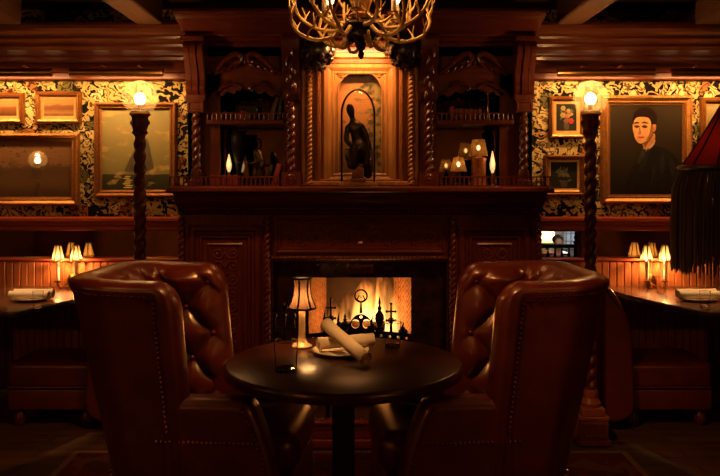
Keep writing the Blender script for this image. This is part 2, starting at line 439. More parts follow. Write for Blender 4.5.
def flame_mat(strength):
    """Glowing gas: emission only, hottest low and in the middle, licking upwards."""
    m, nt, b = base('flame'); L = nt.links.new; nt.nodes.remove(b)
    tc = N(nt, 'ShaderNodeTexCoord'); sp = N(nt, 'ShaderNodeSeparateXYZ'); L(tc.outputs['Generated'], sp.inputs[0])
    mp = N(nt, 'ShaderNodeMapping'); mp.inputs['Scale'].default_value = (16, 16, 3.2); L(tc.outputs['Object'], mp.inputs[0])
    nz = N(nt, 'ShaderNodeTexNoise', _Scale=1.0, _Detail=4.0, _Distortion=1.6); L(mp.outputs[0], nz.inputs['Vector'])
    nr = ramp(nt, [(.42, (.01, .01, .01)), (.66, (1, 1, 1))]); L(nz.outputs['Fac'], nr.inputs[0])
    def mth(op, a, bb):
        n = N(nt, 'ShaderNodeMath', operation=op)
        for i, q in enumerate((a, bb)):
            if isinstance(q, (int, float)): n.inputs[i].default_value = q
            elif q is not None: L(q, n.inputs[i])
        return n.outputs[0]
    dx = mth('MULTIPLY', mth('SUBTRACT', sp.outputs[0], .5), 2); dy = mth('MULTIPLY', mth('SUBTRACT', sp.outputs[1], .5), 2)
    w = mth('MULTIPLY', mth('SUBTRACT', 1.04, sp.outputs[2]), 1.0)
    rr = mth('SQRT', mth('ADD', mth('MULTIPLY', dx, dx), mth('MULTIPLY', dy, dy)), None)
    fall = mth('MAXIMUM', mth('SUBTRACT', 1.0, rr), 0.0)
    e = mth('MULTIPLY', mth('POWER', fall, 1.2), mth('POWER', mth('MAXIMUM', w, 0.0), 1.15))
    e = mth('MULTIPLY', mth('MULTIPLY', e, nr.outputs[0]), strength)
    cr = ramp(nt, [(0, (1, .58, .18)), (.45, (1, .38, .07)), (1, (1, .18, .02))]); L(sp.outputs[2], cr.inputs[0])
    em = N(nt, 'ShaderNodeEmission'); L(cr.outputs[0], em.inputs[0]); L(e, em.inputs[1])
    L(em.outputs[0], nt.nodes['Material Output'].inputs['Volume'])
    return m


# ------------------------------------------------------------------ lights
WARM = (1, .38, .085); WARM2 = (1, .47, .15); FIRE = (1, .31, .06)


def light(kind, name, loc, watt, col, parent=None, rad=.02, **k):
    li = bpy.data.lights.new(name, kind); li.energy = watt; li.color = col
    if kind in ('POINT', 'SPOT'): li.shadow_soft_size = rad
    if kind == 'AREA': li.shape = 'RECTANGLE'; li.size = k.get('sx', .2); li.size_y = k.get('sy', .05); li.spread = k.get('spread', PI)
    if kind == 'SPOT': li.spot_size = math.radians(k.get('angle', 60)); li.spot_blend = k.get('blend', .6)
    ob = bpy.data.objects.new(name, li); COL.objects.link(ob)
    loc = Vector(loc)
    if 'to' in k: ob.rotation_euler = (Vector(k['to']) - loc).to_track_quat('-Z', 'Y').to_euler()
    if parent is not None:
        q = parent
        while q is not None: loc = loc - Vector(q.location); q = q.parent
        ob.parent = parent
    ob.location = loc
    return ob


# ================================================================== SETTING
WY = 4.85; XW = 4.2; YR = -3.0; CZ = 2.44
struct(MB().box(-XW, XW, YR, WY + .0, -.06, 0), 'floor', floor_mat())
struct(MB().box(-XW - .1, XW + .1, YR - .1, WY + .15, CZ, CZ + .06), 'ceiling', M['ceiling'])
# back wall with the pass-through opening on the right
wx0, wx1 = PX(540, WY), PX(580, WY); wz1, wz0 = PZ(231.5, WY), PZ(258.5, WY)
wb = MB()
wb.box(-XW, wx0, WY, WY + .12, 0, CZ).box(wx1, XW, WY, WY + .12, 0, CZ).box(wx0, wx1, WY, WY + .12, 0, wz0).box(wx0, wx1, WY, WY + .12, wz1, CZ)
struct(wb, 'wall_back', M['wallpaper'])
struct(MB().box(-XW - .1, -XW, YR, WY, 0, CZ), 'wall_left', M['dark_wall'])
struct(MB().box(XW, XW + .1, YR, WY, 0, CZ), 'wall_right', M['dark_wall'])
struct(MB().box(-XW, XW, YR - .1, YR, 0, CZ), 'wall_rear', wood('rear_panelling', (.36, .21, .075), (.50, .30, .11), .5, 'z'))
for bx in (-3.6, -2.8, -2.02, -1.21, 1.205, 2.0, 2.8, 3.6):
    struct(MB().box(bx - .075, bx + .075, YR, 4.53, 2.285, CZ), 'ceiling_beam', M['beam'], bevel=.012)
# cornices, rails, ledges, beadboard, skirting on both sides of the chimneypiece
corn = [(WY, 2.0), (4.80, 2.0), (4.795, 2.008), (4.795, 2.04), (4.81, 2.05), (4.815, 2.10), (4.79, 2.108), (4.775, 2.118), (4.77, 2.135), (4.74, 2.142), (4.735, 2.155), (4.725, 2.17), (4.695, 2.186), (4.69, 2.2), (4.64, 2.212), (4.625, 2.222), (4.62, 2.234), (4.58, 2.24), (4.55, 2.252), (4.53, 2.266), (4.525, 2.284), (4.53, 2.3), (WY, 2.3)]
for s, nm_ in ((-1, 'left'), (1, 'right')):
    xa, xb = sorted((s * .99, s * XW))
    struct(MB().prism(corn, xa, xb, 'x'), 'trim_cornice_' + nm_, M['mahogany_x'], angle=25)
    rail = [(WY, 1.078), (4.81, 1.078), (4.795, 1.086), (4.795, 1.10), (4.807, 1.108), (4.80, 1.118), (4.80, 1.132), (4.785, 1.14), (4.785, 1.156), (4.80, 1.164), (WY, 1.164)]
    struct(MB().prism(rail, xa, xb, 'x'), 'trim_rail_' + nm_, M['red_wood_x'], angle=25)
    led = [(WY, .885), (4.825, .885), (4.815, .893), (4.79, .897), (4.785, .906), (4.79, .913), (WY, .913)]
    struct(MB().prism(led, xa, xb, 'x'), 'trim_ledge_' + nm_, M['red_wood_x'], angle=25)
    bd = MB(); x = xa
    while x < xb - .01:
        w = min(.045, xb - x)
        bd.prism([(x, WY), (x, 4.836), (x + .006, 4.830), (x + w - .006, 4.830), (x + w, 4.836), (x + w, WY)], .1, .887, 'z')
        x += w
    struct(bd, 'wall_panelling_' + nm_, M['red_wood'], angle=20)
    struct(MB().prism([(WY, 0), (4.81, 0), (4.81, .1), (4.82, .115), (WY, .12)], xa, xb, 'x'), 'baseboard_' + nm_, M['mahogany_x'])
# mirror strips between rail and ledge
for x0, x1, where in ((-XW, -1.0, 'left of the fireplace, behind the twin sconce'), (wx1 + .05, XW, 'right of the fireplace, behind the twin sconce')):
    t = tag(MB().box(x0, x1, 4.838, WY - .001, .914, 1.077).build('wall_mirror', M['mirror'], origin=((x0 + x1) / 2, 4.845, .914)), 'long low antique mirror strip ' + where, 'mirror')
struct(MB().box(wx1, wx1 + .05, 4.815, WY, .913, 1.078), 'trim_post', M['mahogany'])

# room beyond the pass-through, a lower level of the house
YB = 14.6; FZ = -1.0
struct(MB().box(.7, 5.6, WY + .12, YB, FZ - .06, FZ), 'floor_lower', M['dark_wall'])
struct(MB().box(.7, 5.6, WY + .12, YB, 1.7, 1.76), 'ceiling_lower', M['dark_wall'])
struct(MB().box(.6, .7, WY + .12, YB, FZ, 1.7), 'wall_lower_left', M['dark_wall'])
struct(MB().box(5.6, 5.7, WY + .12, YB, FZ, 1.7), 'wall_lower_right', M['dark_wall'])
struct(MB().box(.6, 5.7, YB, YB + .1, FZ, 1.7), 'wall_lower_end', M['pale'])
wn = MB()
wX0, wX1, wZ0, wZ1 = PX(561, YB), PX(580, YB), PZ(249, YB), PZ(225, YB)
wn.frame(wX0, wX1, wZ0, wZ1, [(0, 0), (0, .05), (.05, .05), (.05, 0)], YB - .001)
for k in range(1, 4): wn.box(lerp(wX0, wX1, k / 4) - .008, lerp(wX0, wX1, k / 4) + .008, YB - .04, YB - .01, wZ0, wZ1)
for k in range(1, 3): wn.box(wX0, wX1, YB - .04, YB - .01, lerp(wZ0, wZ1, k / 3) - .008, lerp(wZ0, wZ1, k / 3) + .008)
w1 = struct(wn, 'window_1', M['pale'])
MB().box(wX0 + .02, wX1 - .02, YB - .012, YB - .004, wZ0 + .02, wZ1 - .02).build('pane', emis('daylit_pane', (.50, .66, .85), .32), w1)
light('AREA', 'daylight', (lerp(wX0, wX1, .5), YB - .15, lerp(wZ0, wZ1, .5)), 10, (.8, .9, 1), sx=.5, sy=.8, to=(3.6, 8, .2))
# lamp on a sideboard
d = 14.1; sx_, sz_ = P(547, 252, d)
sb = thing('sideboard', (sx_, d, FZ), 'dark low sideboard seen through the pass-through opening', 'sideboard')
MB().rbox(sx_ - .5, sx_ + .32, d - .2, d + .2, FZ + .1, sz_ - .02, .01).build('cabinet_body', M['mahogany'], sb)
MB().rbox(sx_ - .52, sx_ + .34, d - .22, d + .22, sz_ - .02, sz_, .008).build('top', M['mahogany'], sb)
for a in (-.45, .27):
    for q in (-.16, .16): MB().box(sx_ + a - .025, sx_ + a + .025, d + q - .025, d + q + .025, FZ, FZ + .1).build('leg', M['mahogany'], sb)
light('AREA', 'lower_room_fill_light', (3.3, 11.6, 1.68), 55, (1, .86, .70), sx=1.2, sy=1.2, to=(3.3, 12.4, -1))  # added unseen fill that lightens the guest and the end wall
gl = thing('shaded_lamp', (sx_, d, sz_), 'small lamp with bright cream shade seen through the pass-through opening', 'lamp')
MB().lathe([(.07, 0), (.07, .015), (.02, .03), (.03, .09), (.015, .16), (.012, .2)], (sx_, d, sz_), 16).build('base', M['brass'], gl)
MB().lathe([(.17, .18), (.11, .42)], (sx_, d, sz_), 20, cap=False).build('lamp_shade', M['shade'], gl)
light('POINT', 'shaded_lamp_light', (sx_, d, sz_ + .28), 9, (1, .72, .38), gl, .03)


def skin_person(name, pts, edges, root_i, sub=2):
    me = bpy.data.meshes.new(name); me.from_pydata([p[:3] for p in pts], edges, [])
    ob = bpy.data.objects.new(name, me); COL.objects.link(ob)
    ob.modifiers.new('skin', 'SKIN'); sk = me.skin_vertices[0].data if me.skin_vertices else None
    if sk is None:
        bm = bmesh.new(); bm.from_mesh(me); bm.verts.layers.skin.verify(); bm.to_mesh(me); bm.free(); sk = me.skin_vertices[0].data
    for i, p in enumerate(pts): sk[i].radius = (p[3], p[4] if len(p) > 4 else p[3]); sk[i].use_root = i == root_i
    sb_ = ob.modifiers.new('sub', 'SUBSURF'); sb_.levels = sub; sb_.render_levels = sub
    dg = bpy.context.evaluated_depsgraph_get()
    m2 = bpy.data.meshes.new_from_object(ob.evaluated_get(dg)); ob.modifiers.clear(); ob.data = m2; m2.shade_smooth()
    return ob


# a guest sitting far off in the lower room
d = 13.0; gx = PX(558, d); gz = FZ + .575
pt = [(0, 0, 0, .15, .11), (0, .01, .22, .14, .1), (0, .02, .42, .17, .1), (0, .02, .53, .07, .06), (0, .01, .60, .055, .055), (0, -.005, .68, .085, .095), (0, 0, .77, .085, .1), (0, 0, .82, .05, .06),
      (.19, .02, .46, .06), (.23, .0, .22, .048), (.17, -.22, .16, .038), (.14, -.27, .16, .035),
      (-.19, .02, .46, .06), (-.23, .0, .22, .048), (-.17, -.22, .16, .038), (-.14, -.27, .16, .035),
      (.1, -.1, 0, .09), (.12, -.42, .02, .07), (.12, -.44, -.38, .045), (.12, -.54, -.42, .035),
      (-.1, -.1, 0, .09), (-.12, -.42, .02, .07), (-.12, -.44, -.38, .045), (-.12, -.54, -.42, .035), (0, -.105, .70, .018)]
ed = [(0, 1), (1, 2), (2, 3), (3, 4), (4, 5), (5, 6), (6, 7), (2, 8), (8, 9), (9, 10), (10, 11), (2, 12), (12, 13), (13, 14), (14, 15), (0, 16), (16, 17), (17, 18), (18, 19), (0, 20), (20, 21), (21, 22), (22, 23), (5, 24)]
pe = skin_person('person', pt, ed, 0)
pe.location = (gx, d, gz)
skin = PM('skin', (.42, .22, .14), (.36, .18, .11), .5); shirt = PM('red_shirt', (.32, .05, .045), (.22, .035, .03), .8)
pe.data.materials.append(shirt); pe.data.materials.append(skin); pe.data.materials.append(PM('dark_trousers', (.02, .02, .025), (.03, .03, .035), .8))
for p in pe.data.polygons:
    c = p.center
    p.material_index = 1 if c.z > .54 or (abs(c.x) < .2 and c.y < -.2 and .08 < c.z < .24) else (0 if c.z > .06 else 2)
tag(pe, 'person in a red shirt seated in the lower room seen through the pass-through opening', 'person')
hr = MB().ball((0, .012, .775), .098, 14, 1, 1.08, .85)
hr.v = [(x, max(y, -.062), max(z, .71 - y * .3)) for x, y, z in hr.v]
hr.build('hair', PM('dark_hair', (.02, .012, .008), (.03, .018, .01), .5), pe, local=True)


def spindle_chair(x, y, label, faces=1):
    t = thing('spindle_chair', (x, y, FZ), label, 'chair', 'chairs in the lower room')
    MB().rbox(x - .21, x + .21, y - .2, y + .2, FZ + .42, FZ + .455, .03).build('seat', M['mahogany'], t)
    for a in (-.18, .18):
        for q in (-.17, .17): MB().tube([(x + a, y + q, FZ), (x + a * .9, y + q * .9, FZ + .43)], [.016, .02], 8).build('leg', M['mahogany'], t)
    return t
spindle_chair(gx, d, 'dark wooden chair carrying the seated person in the lower room')
# balustrade right behind the opening
d = 5.6
bl = thing('balustrade', (PX(560, d), d, FZ), 'dark spindled balustrade just behind the pass-through opening', 'balustrade')
rz = PZ(246, d)
MB().box(PX(530, d), PX(578, d), d - .02, d + .02, rz - .012, rz + .012).build('handrail', M['mahogany_x'], bl)
for px in range(534, 576, 7):
    X = PX(px, d); MB().lathe([(.006, FZ - rz), (.008, -.5), (.006, -.12), (.012, -.07), (.005, -.03), (.007, -.012)], (X, d, rz), 8).build('baluster', M['mahogany'], bl)
X = PX(576.5, d); MB().lathe([(.02, FZ - rz), (.02, .02), (.024, .03), (.012, .04), (.02, .06), (.012, .08), (.016, .09), (.002, .105)], (X, d, rz), 12).build('newel_post', M['old_brass'], bl)

# ================================================================== FIREPLACE
ZS = PZ(187, 4.12)            # mantel shelf top
fp = thing('fireplace', (0, 4.6, 0), 'carved dark mahogany fireplace with rope columns and a lit firebox', 'fireplace')
HW, OW, OZ = .995, .486, .939


def scroll(mb, cx, cz, R, turns, dirn, ph, y, r0=.008, r1=.0035, n=22):
    pts = []; rs = []
    for i in range(n + 1):
        t = i / n; a = ph + dirn * turns * 2 * PI * t; q = R * (1 - .82 * t)
        pts.append((cx + q * math.cos(a), y, cz + q * math.sin(a))); rs.append(lerp(r0, r1, t))
    mb.tube(pts, rs, 6); mb.ball(pts[-1], r0 * 1.25, 8)


def leaf(mb, cx, cz, L, W, ang, y, h=.010):
    c, s_ = math.cos(ang), math.sin(ang); rings = []
    for t in (0.0, .25, .5, .75, 1.0):
        w = W * math.sin(PI * (.08 + .84 * t)) ** .8 / 2; ring = []
        for k, hh in ((-1, 0), (-.5, .7), (0, 1), (.5, .7), (1, 0)):
            u, v = (t - .5) * L, k * w
            ring.append((cx + u * c - v * s_, y - h * hh * math.sin(PI * (.1 + .8 * t)), cz + u * s_ + v * c))
        rings.append(ring)
    mb.loft(rings, closed=False)


def carve(x0, x1, z0, z1, y, seed=1):
    """Arabesque relief, mirrored about the middle, on a panel facing the room."""
    rnd = random.Random(seed); mb = MB(); cx = (x0 + x1) / 2; w = x1 - x0; h = z1 - z0
    if h > w:
        R = w * .22; n = max(2, int(h / (R * 2.0))); mb.tube([(cx, y - .003, z0 + .01), (cx, y - .003, z1 - .01)], .004, 6)
        for i in range(n):
            cz = z0 + h * (i + .5) / n
            for s in (-1, 1):
                scroll(mb, cx + s * w * .25, cz, R * .95, 1.5, s * (1 if i % 2 else -1), PI if s > 0 else 0, y - .003)
                leaf(mb, cx + s * w * .10, cz + h / n * .45, R * .9, R * .4, PI / 2 - s * .7, y)
                leaf(mb, cx + s * w * .40, cz + h / n * .42, R * .8, R * .35, PI / 2 + s * .5, y)
            mb.ball((cx, y - .004, cz), R * .28, 10, 1, .6, 1)
    else:
        R = h * .27; n = max(3, int(w / 2 / (R * 2.1)))
        for s in (-1, 1):
            for i in range(n):
                x = cx + s * (w * .06 + (w * .44) * (i + .5) / n); up = 1 if i % 2 else -1
                scroll(mb, x, (z0 + z1) / 2 + up * h * .10, R, 1.6, s * up, (0 if s < 0 else PI), y - .003)
                leaf(mb, x + s * R * .9, (z0 + z1) / 2 - up * h * .28, R * 1.3, R * .5, s * up * .5, y)
                leaf(mb, x - s * R * .6, (z0 + z1) / 2 - up * h * .34, R * 1.1, R * .45, -s * up * .8, y)
                mb.ball((x, y - .003, (z0 + z1) / 2 - up * h * .42), .006, 8)
        mb.lathe([(.012, -.05), (.02, -.045), (.008, -.03), (.03, 0), (.034, .025), (.026, .03)], (cx, y - .002, (z0 + z1) / 2), 14, 1, .5)
        for k in range(-3, 4): leaf(mb, cx + k * .012, (z0 + z1) / 2 + .045 - abs(k) * .003, .04, .012, PI / 2 - k * .22, y - .003)
    return mb


bodyW = M['mahogany']
for s in (-1, 1):
    xa, xb = sorted((s * OW, s * HW))
    MB().box(xa, xb, 4.35, WY - .002, 0, 1.215).build('side_pier', bodyW, fp)
    px0, px1 = sorted((s * .945, s * .545))
    pn = MB(); step = [(0, 0), (0, .012), (.012, .02), (.03, .02), (.04, .006), (.055, .004), (.06, .014), (.072, .014), (.08, 0)]
    pn.frame(px0, px1, .17, 1.145, step, 4.352)
    pn.frame(px0 + .1, px1 - .1, .27, 1.045, [(0, 0), (0, .008), (.008, .012), (.016, .008), (.016, 0)], 4.352)
    f = pn.build('panel_molding', M['mahogany'], fp, angle=25)
    carve(px0 + .12, px1 - .12, .29, 1.025, 4.352, 3).build('carved_panel', M['relief'], fp)
    MB().rope((s * .512, 4.335, .12), (s * .512, 4.335, 1.19), .020, .034, 2, .3, 14).build('rope_column', M['mahogany'], fp)
    MB().box(s * .512 - .028, s * .512 + .028, 4.31, 4.36, 0, .12).build('column_base', M['mahogany'], fp)
    MB().rope((s * .985, 4.34, .12), (s * .985, 4.34, 1.19), .018, .034, 2, .3, 12).build('corner_rope', M['mahogany'], fp)
MB().box(-OW, OW, 4.36, WY - .002, OZ, 1.215).build('frieze', bodyW, fp)
fr = MB().frame(-.47, .47, .985, 1.185, [(0, 0), (0, .012), (.01, .016), (.02, .008), (.03, .008), (.036, 0)], 4.362)
fr.build('frieze_molding', M['mahogany_x'], fp, angle=25)
carve(-.425, .425, 1.022, 1.148, 4.362, 5).build('carved_frieze', M['relief'], fp)
MB().rope((-OW, 4.352, .962), (OW, 4.352, .962), .012, .022, 2, .32, 12).build('rope_molding', M['mahogany_x'], fp)
cv = [(4.86, 1.2), (4.35, 1.2), (4.335, 1.205), (4.33, 1.222), (4.315, 1.228), (4.31, 1.24), (4.29, 1.252), (4.26, 1.266), (4.235, 1.286), (4.22, 1.308), (4.20, 1.314), (4.195, 1.326), (4.86, 1.326)]
cv = [(min(a, WY - .002), b) for a, b in cv]
MB().prism(cv, -1.0, 1.0, 'x').build('cove_molding', M['mahogany_x'], fp, angle=22)
bd = MB()
for i in range(92): bd.ball((-.99 + 1.98 * (i + .5) / 92, 4.328, 1.214), .0095, 8, .95, .9, 1)
bd.build('bead_row', M['mahogany_x'], fp)
MB().prism([(4.19, 1.324), (4.14, 1.326), (4.125, 1.334), (4.125, ZS - .006), (4.13, ZS), (WY - .002, ZS), (WY - .002, 1.324)], -1.02, 1.02, 'x').build('mantel_shelf', M['mahogany_x'], fp, angle=22)
dt = MB()
for i in range(120): dt.box(-1.01 + 2.02 * i / 120, -1.01 + 2.02 * (i + .55) / 120, 4.118, 4.13, 1.336, 1.348)
dt.build('dentil_row', M['mahogany_x'], fp, flat=True)
# marble slips and firebox
FW = .288; FT = .843
sl = MB(); sl.box(-OW, -FW, 4.43, 4.8, 0, OZ).box(FW, OW, 4.43, 4.8, 0, OZ).box(-FW, FW, 4.43, 4.8, FT, OZ)
sl.build('marble_slip', M['marble'], fp)
pq = MB().frame(-.075, .075, .862, .915, [(0, 0), (0, .01), (.006, .012), (.01, .004), (.01, 0)], 4.431); pq.box(-.066, .066, 4.426, 4.432, .871, .906)
for k in range(5): scroll(pq, -.05 + k * .025, .889, .011, 1.3, 1 if k % 2 else -1, 0, 4.424, .003, .0015, 14)
pq.build('plaque', M['old_brass'], fp)
ix, iy = .205, 4.79; BRK = brick_mat()
for e in (-1, 1):
    MB().prism([(e * FW, 4.431), (e * ix, iy), (e * (ix + .03), iy), (e * (FW + .02), 4.45)], .061, .86, 'z').build('firebox_side', BRK, fp, flat=True)
MB().box(-ix, ix, iy, iy + .02, .06, .86).build('fireback', PM('sooty_iron', (.014, .009, .007), (.035, .016, .01), .7, 0, (6, 6, 6), 4, .4), fp)
MB().box(-OW, OW, 4.15, 4.81, 0, .06).build('hearth', M['tile'], fp, bevel=.006)

# fender
fd = thing('hearth_fender', (0, 4.11, 0), 'low brass and mahogany fender in front of the hearth', 'fender')
MB().rbox(-.62, .62, 4.07, 4.14, 0, .05, .01).build('base_rail', M['red_wood_x'], fd)
MB().rbox(-.60, .60, 4.085, 4.125, .05, .125, .006).build('panel', M['red_wood_x'], fd)
MB().rbox(-.62, .62, 4.07, 4.14, .125, .142, .006).build('top_rail', M['red_wood_x'], fd)
b_ = MB()
for i in range(60): b_.ball((-.6 + 1.2 * (i + .5) / 60, 4.105, .148), .0085, 8)
b_.build('bead_gallery', M['brass'], fd)

# fire basket with its pierced iron front, logs and flames
d = 4.39; sc_ = d / FPX
fk = thing('fire_basket', (0, 4.5, .0615), 'black iron fire basket with pierced dome front and finials', 'fire basket')
z0 = PZ(336, d)
arch = [(-.285, .42)] + [(-.285 + .57 * i / 20, z0 + .012 + .02 * math.sin(PI * i / 20)) for i in range(21)] + [(.285, .42)]
holes = [circ(-.26 + .52 * i / 11, z0 - .012 + .018 * math.sin(PI * i / 11), .008, 10) for i in range(12)]
plate([arch] + holes, 4.385, 4.395).build('front_plate', M['iron'], fk)
cx0 = PX(361, d)
dome = [(cx0 + .074 * math.cos(PI * i / 24), PZ(333, d) + .105 * math.sin(PI * i / 24)) for i in range(25)]
zc = PZ(325, d)
def heart(cx, cz, r, s): return [(cx + s * r * (.3 + .9 * math.cos(a)) * (1 - .25 * math.sin(a)), cz + r * .95 * math.sin(a)) for a in [2 * PI * i / 18 for i in range(18)]]
plate([dome, circ(cx0 - .031, zc + .008, .023, 14, .025), circ(cx0 + .031, zc + .008, .023, 14, .025), circ(cx0, zc + .045, .009, 8)], 4.383, 4.397).build('pierced_dome', M['iron'], fk)
ring = MB(); zr = PZ(296, d)
ring.tube([(cx0 + .034 * math.cos(2 * PI * i / 24), d, zr + .034 * math.sin(2 * PI * i / 24)) for i in range(24)], .005, 8, True)
ring.tube([(cx0 - .022, d, zr - .02), (cx0 - .01, d, zr + .004), (cx0, d, zr - .012), (cx0 + .01, d, zr + .004), (cx0 + .022, d, zr - .02)], .004, 6)
ring.tube([(cx0 - .02, d, zr - .024), (cx0, d, zr - .034), (cx0 + .02, d, zr - .024)], .005, 6)
ring.tube([(cx0, d, zr - .034), (cx0, d, PZ(313, d))], [.004, .009], 8)
ring.build('ring_finial', M['iron'], fk)
def spire(px, top, bot, kind):
    X = PX(px, d); zt, zb = PZ(top, d), PZ(bot, d); h = zt - zb; mb = MB()
    if kind == 0: mb.lathe([(.02, 0), (.022, .1 * h), (.01, .2 * h), (.026, .38 * h), (.024, .5 * h), (.008, .62 * h), (.012, .68 * h), (.005, .75 * h), (.008, .82 * h), (.001, h)], (X, d, zb), 12, 1, .5)
    elif kind == 1:
        mb.tube([(X, d, zb), (X, d, zt)], [.009, .005], 8)
        for q in (.45, .75):
            mb.tube([(X - .022, d, zb + h * q), (X + .022, d, zb + h * q)], .005, 6)
            for e in (-1, 1): mb.ball((X + e * .024, d, zb + h * q), .008, 8)
        mb.ball((X, d, zt), .009, 8); mb.tube([(X + .014 * math.cos(2 * PI * i / 12), d, zb + h * .45 + .014 * math.sin(2 * PI * i / 12)) for i in range(12)], .004, 6, True)
    else:
        for e in (-1, 1): scroll(mb, X + e * .012, zb + h * .35, .018, 1.4, e, PI / 2, d, .006, .003)
        mb.tube([(X, d, zb), (X - .004, d, zb + h * .6), (X + .003, d, zt)], [.01, .008, .002], 8)
    return mb
for px, top, bot, k in ((379.5, 296, 334, 0), (391, 304, 334, 1), (339, 311, 334, 2), (345, 313, 334, 0), (331, 299, 334, 1), (325, 309, 334, 2), (372, 316, 334, 2), (403, 322, 336, 2)):
    spire(px, top, bot, k).build('finial', M['iron'], fk)
bs = MB()
for y in (4.44, 4.5, 4.56, 4.62): bs.box(-.2, .2, y - .006, y + .006, .40, .412)
bs.box(-.2, .2, 4.66, 4.672, .40, .55); bs.box(-.2, -.19, 4.4, 4.67, .40, .412); bs.box(.19, .2, 4.4, 4.67, .40, .412)
bs.build('grate', M['iron'], fk)
for a in (-.18, .18):
    for y in (4.40, 4.66): MB().tube([(a, y, .0615), (a * 1.0, y, .42)], .011, 8).build('leg', M['iron'], fk)


def log(x0, y0, z0, x1, y1, z1, r, label):
    rnd = random.Random(int(x0 * 977 + z0 * 331)); pts = []; rs = []
    for i in range(8):
        t = i / 7; pts.append((lerp(x0, x1, t) + rnd.uniform(-.004, .004), lerp(y0, y1, t), lerp(z0, z1, t) + rnd.uniform(-.004, .004))); rs.append(r * rnd.uniform(.9, 1.1))
    c = ((x0 + x1) / 2, (y0 + y1) / 2, min(z0, z1) - r)
    tag(MB().tube(pts, rs, 12).build('log', M['bark'], origin=c), label, 'log', 'logs in the fire')
log(-.17, 4.45, 0.467, .16, 4.47, 0.467, .040, 'charred log lying across the front of the fire basket')
log(-.15, 4.56, 0.472, .17, 4.58, 0.472, .042, 'charred log lying across the back of the fire basket')
log(-.10, 4.53, 0.547, .14, 4.50, 0.552, .034, 'thinner charred log laid on top of two others')
fl = thing('fire', (0, 4.55, .42), 'burning orange and yellow flames rising over the logs', 'fire')
FM = flame_mat(165); FM2 = flame_mat(70)
def flame(cx, cy, zb, w, dep, h, lean):
    mb = MB(); rings = []
    for i in range(15):
        t = i / 14; r = math.sin(PI * (.1 + .9 * t) ** .8) ** .75 if t < 1 else .02
        r = max(.03, r)
        rings.append([(cx + lean * t * t + w * r * math.cos(2 * PI * j / 16), cy + dep * r * math.sin(2 * PI * j / 16), zb + h * t) for j in range(16)])
    mb.loft(rings); return mb.build('flame', FM if cx > 0 and h > .3 else FM2, fl)
for a in ((PX(380, 4.56), 4.56, .50, .115, .07, .36, .01), (PX(352, 4.58), 4.58, .50, .085, .06, .24, -.02), (PX(336, 4.55), 4.55, .49, .06, .05, .20, -.01), (PX(366, 4.62), 4.62, .51, .10, .07, .31, .0), (PX(394, 4.52), 4.52, .49, .05, .05, .26, .008)): flame(*a)
for i, (x, y, z, w) in enumerate(((.09, 4.57, .64, 2.6), (-.06, 4.6, .6, 1.2), (.02, 4.47, .60, 1.5))): light('POINT', 'fire_light', (x, y, z), w, FIRE, fl, .05)

# fireside tools
tx, ty = PX(285, 4.22), 4.22
ft = thing('fireside_tool_set', (tx, ty, .0615), 'slim dark fireside tool set standing left of the fire', 'fire tools')
MB().lathe([(.07, 0), (.07, .012), (.02, .03), (.008, .05), (.008, .6), (.014, .61), (.006, .63), (.016, .66), (.002, .68)], (tx, ty, .0615), 14).build('stand', M['bronze'], ft)
MB().tube([(tx - .055, ty, .6), (tx + .055, ty, .6)], .005, 8).build('hook_bar', M['bronze'], ft)
for k, dx in enumerate((-.05, .0, .05)):
    mb = MB().tube([(tx + dx, ty - .02, .2), (tx + dx, ty - .02, .66)], .0045, 8); mb.ball((tx + dx, ty - .02, .67), .011, 8, 1, 1, 1.5)
    if k == 0: mb.box(tx + dx - .03, tx + dx + .03, ty - .03, ty - .02, .12, .2)
    if k == 1: mb.lathe([(.022, 0), (.018, .05), (.006, .07)], (tx + dx, ty - .025, .14), 10)
    mb.build('tool', M['bronze'], ft)

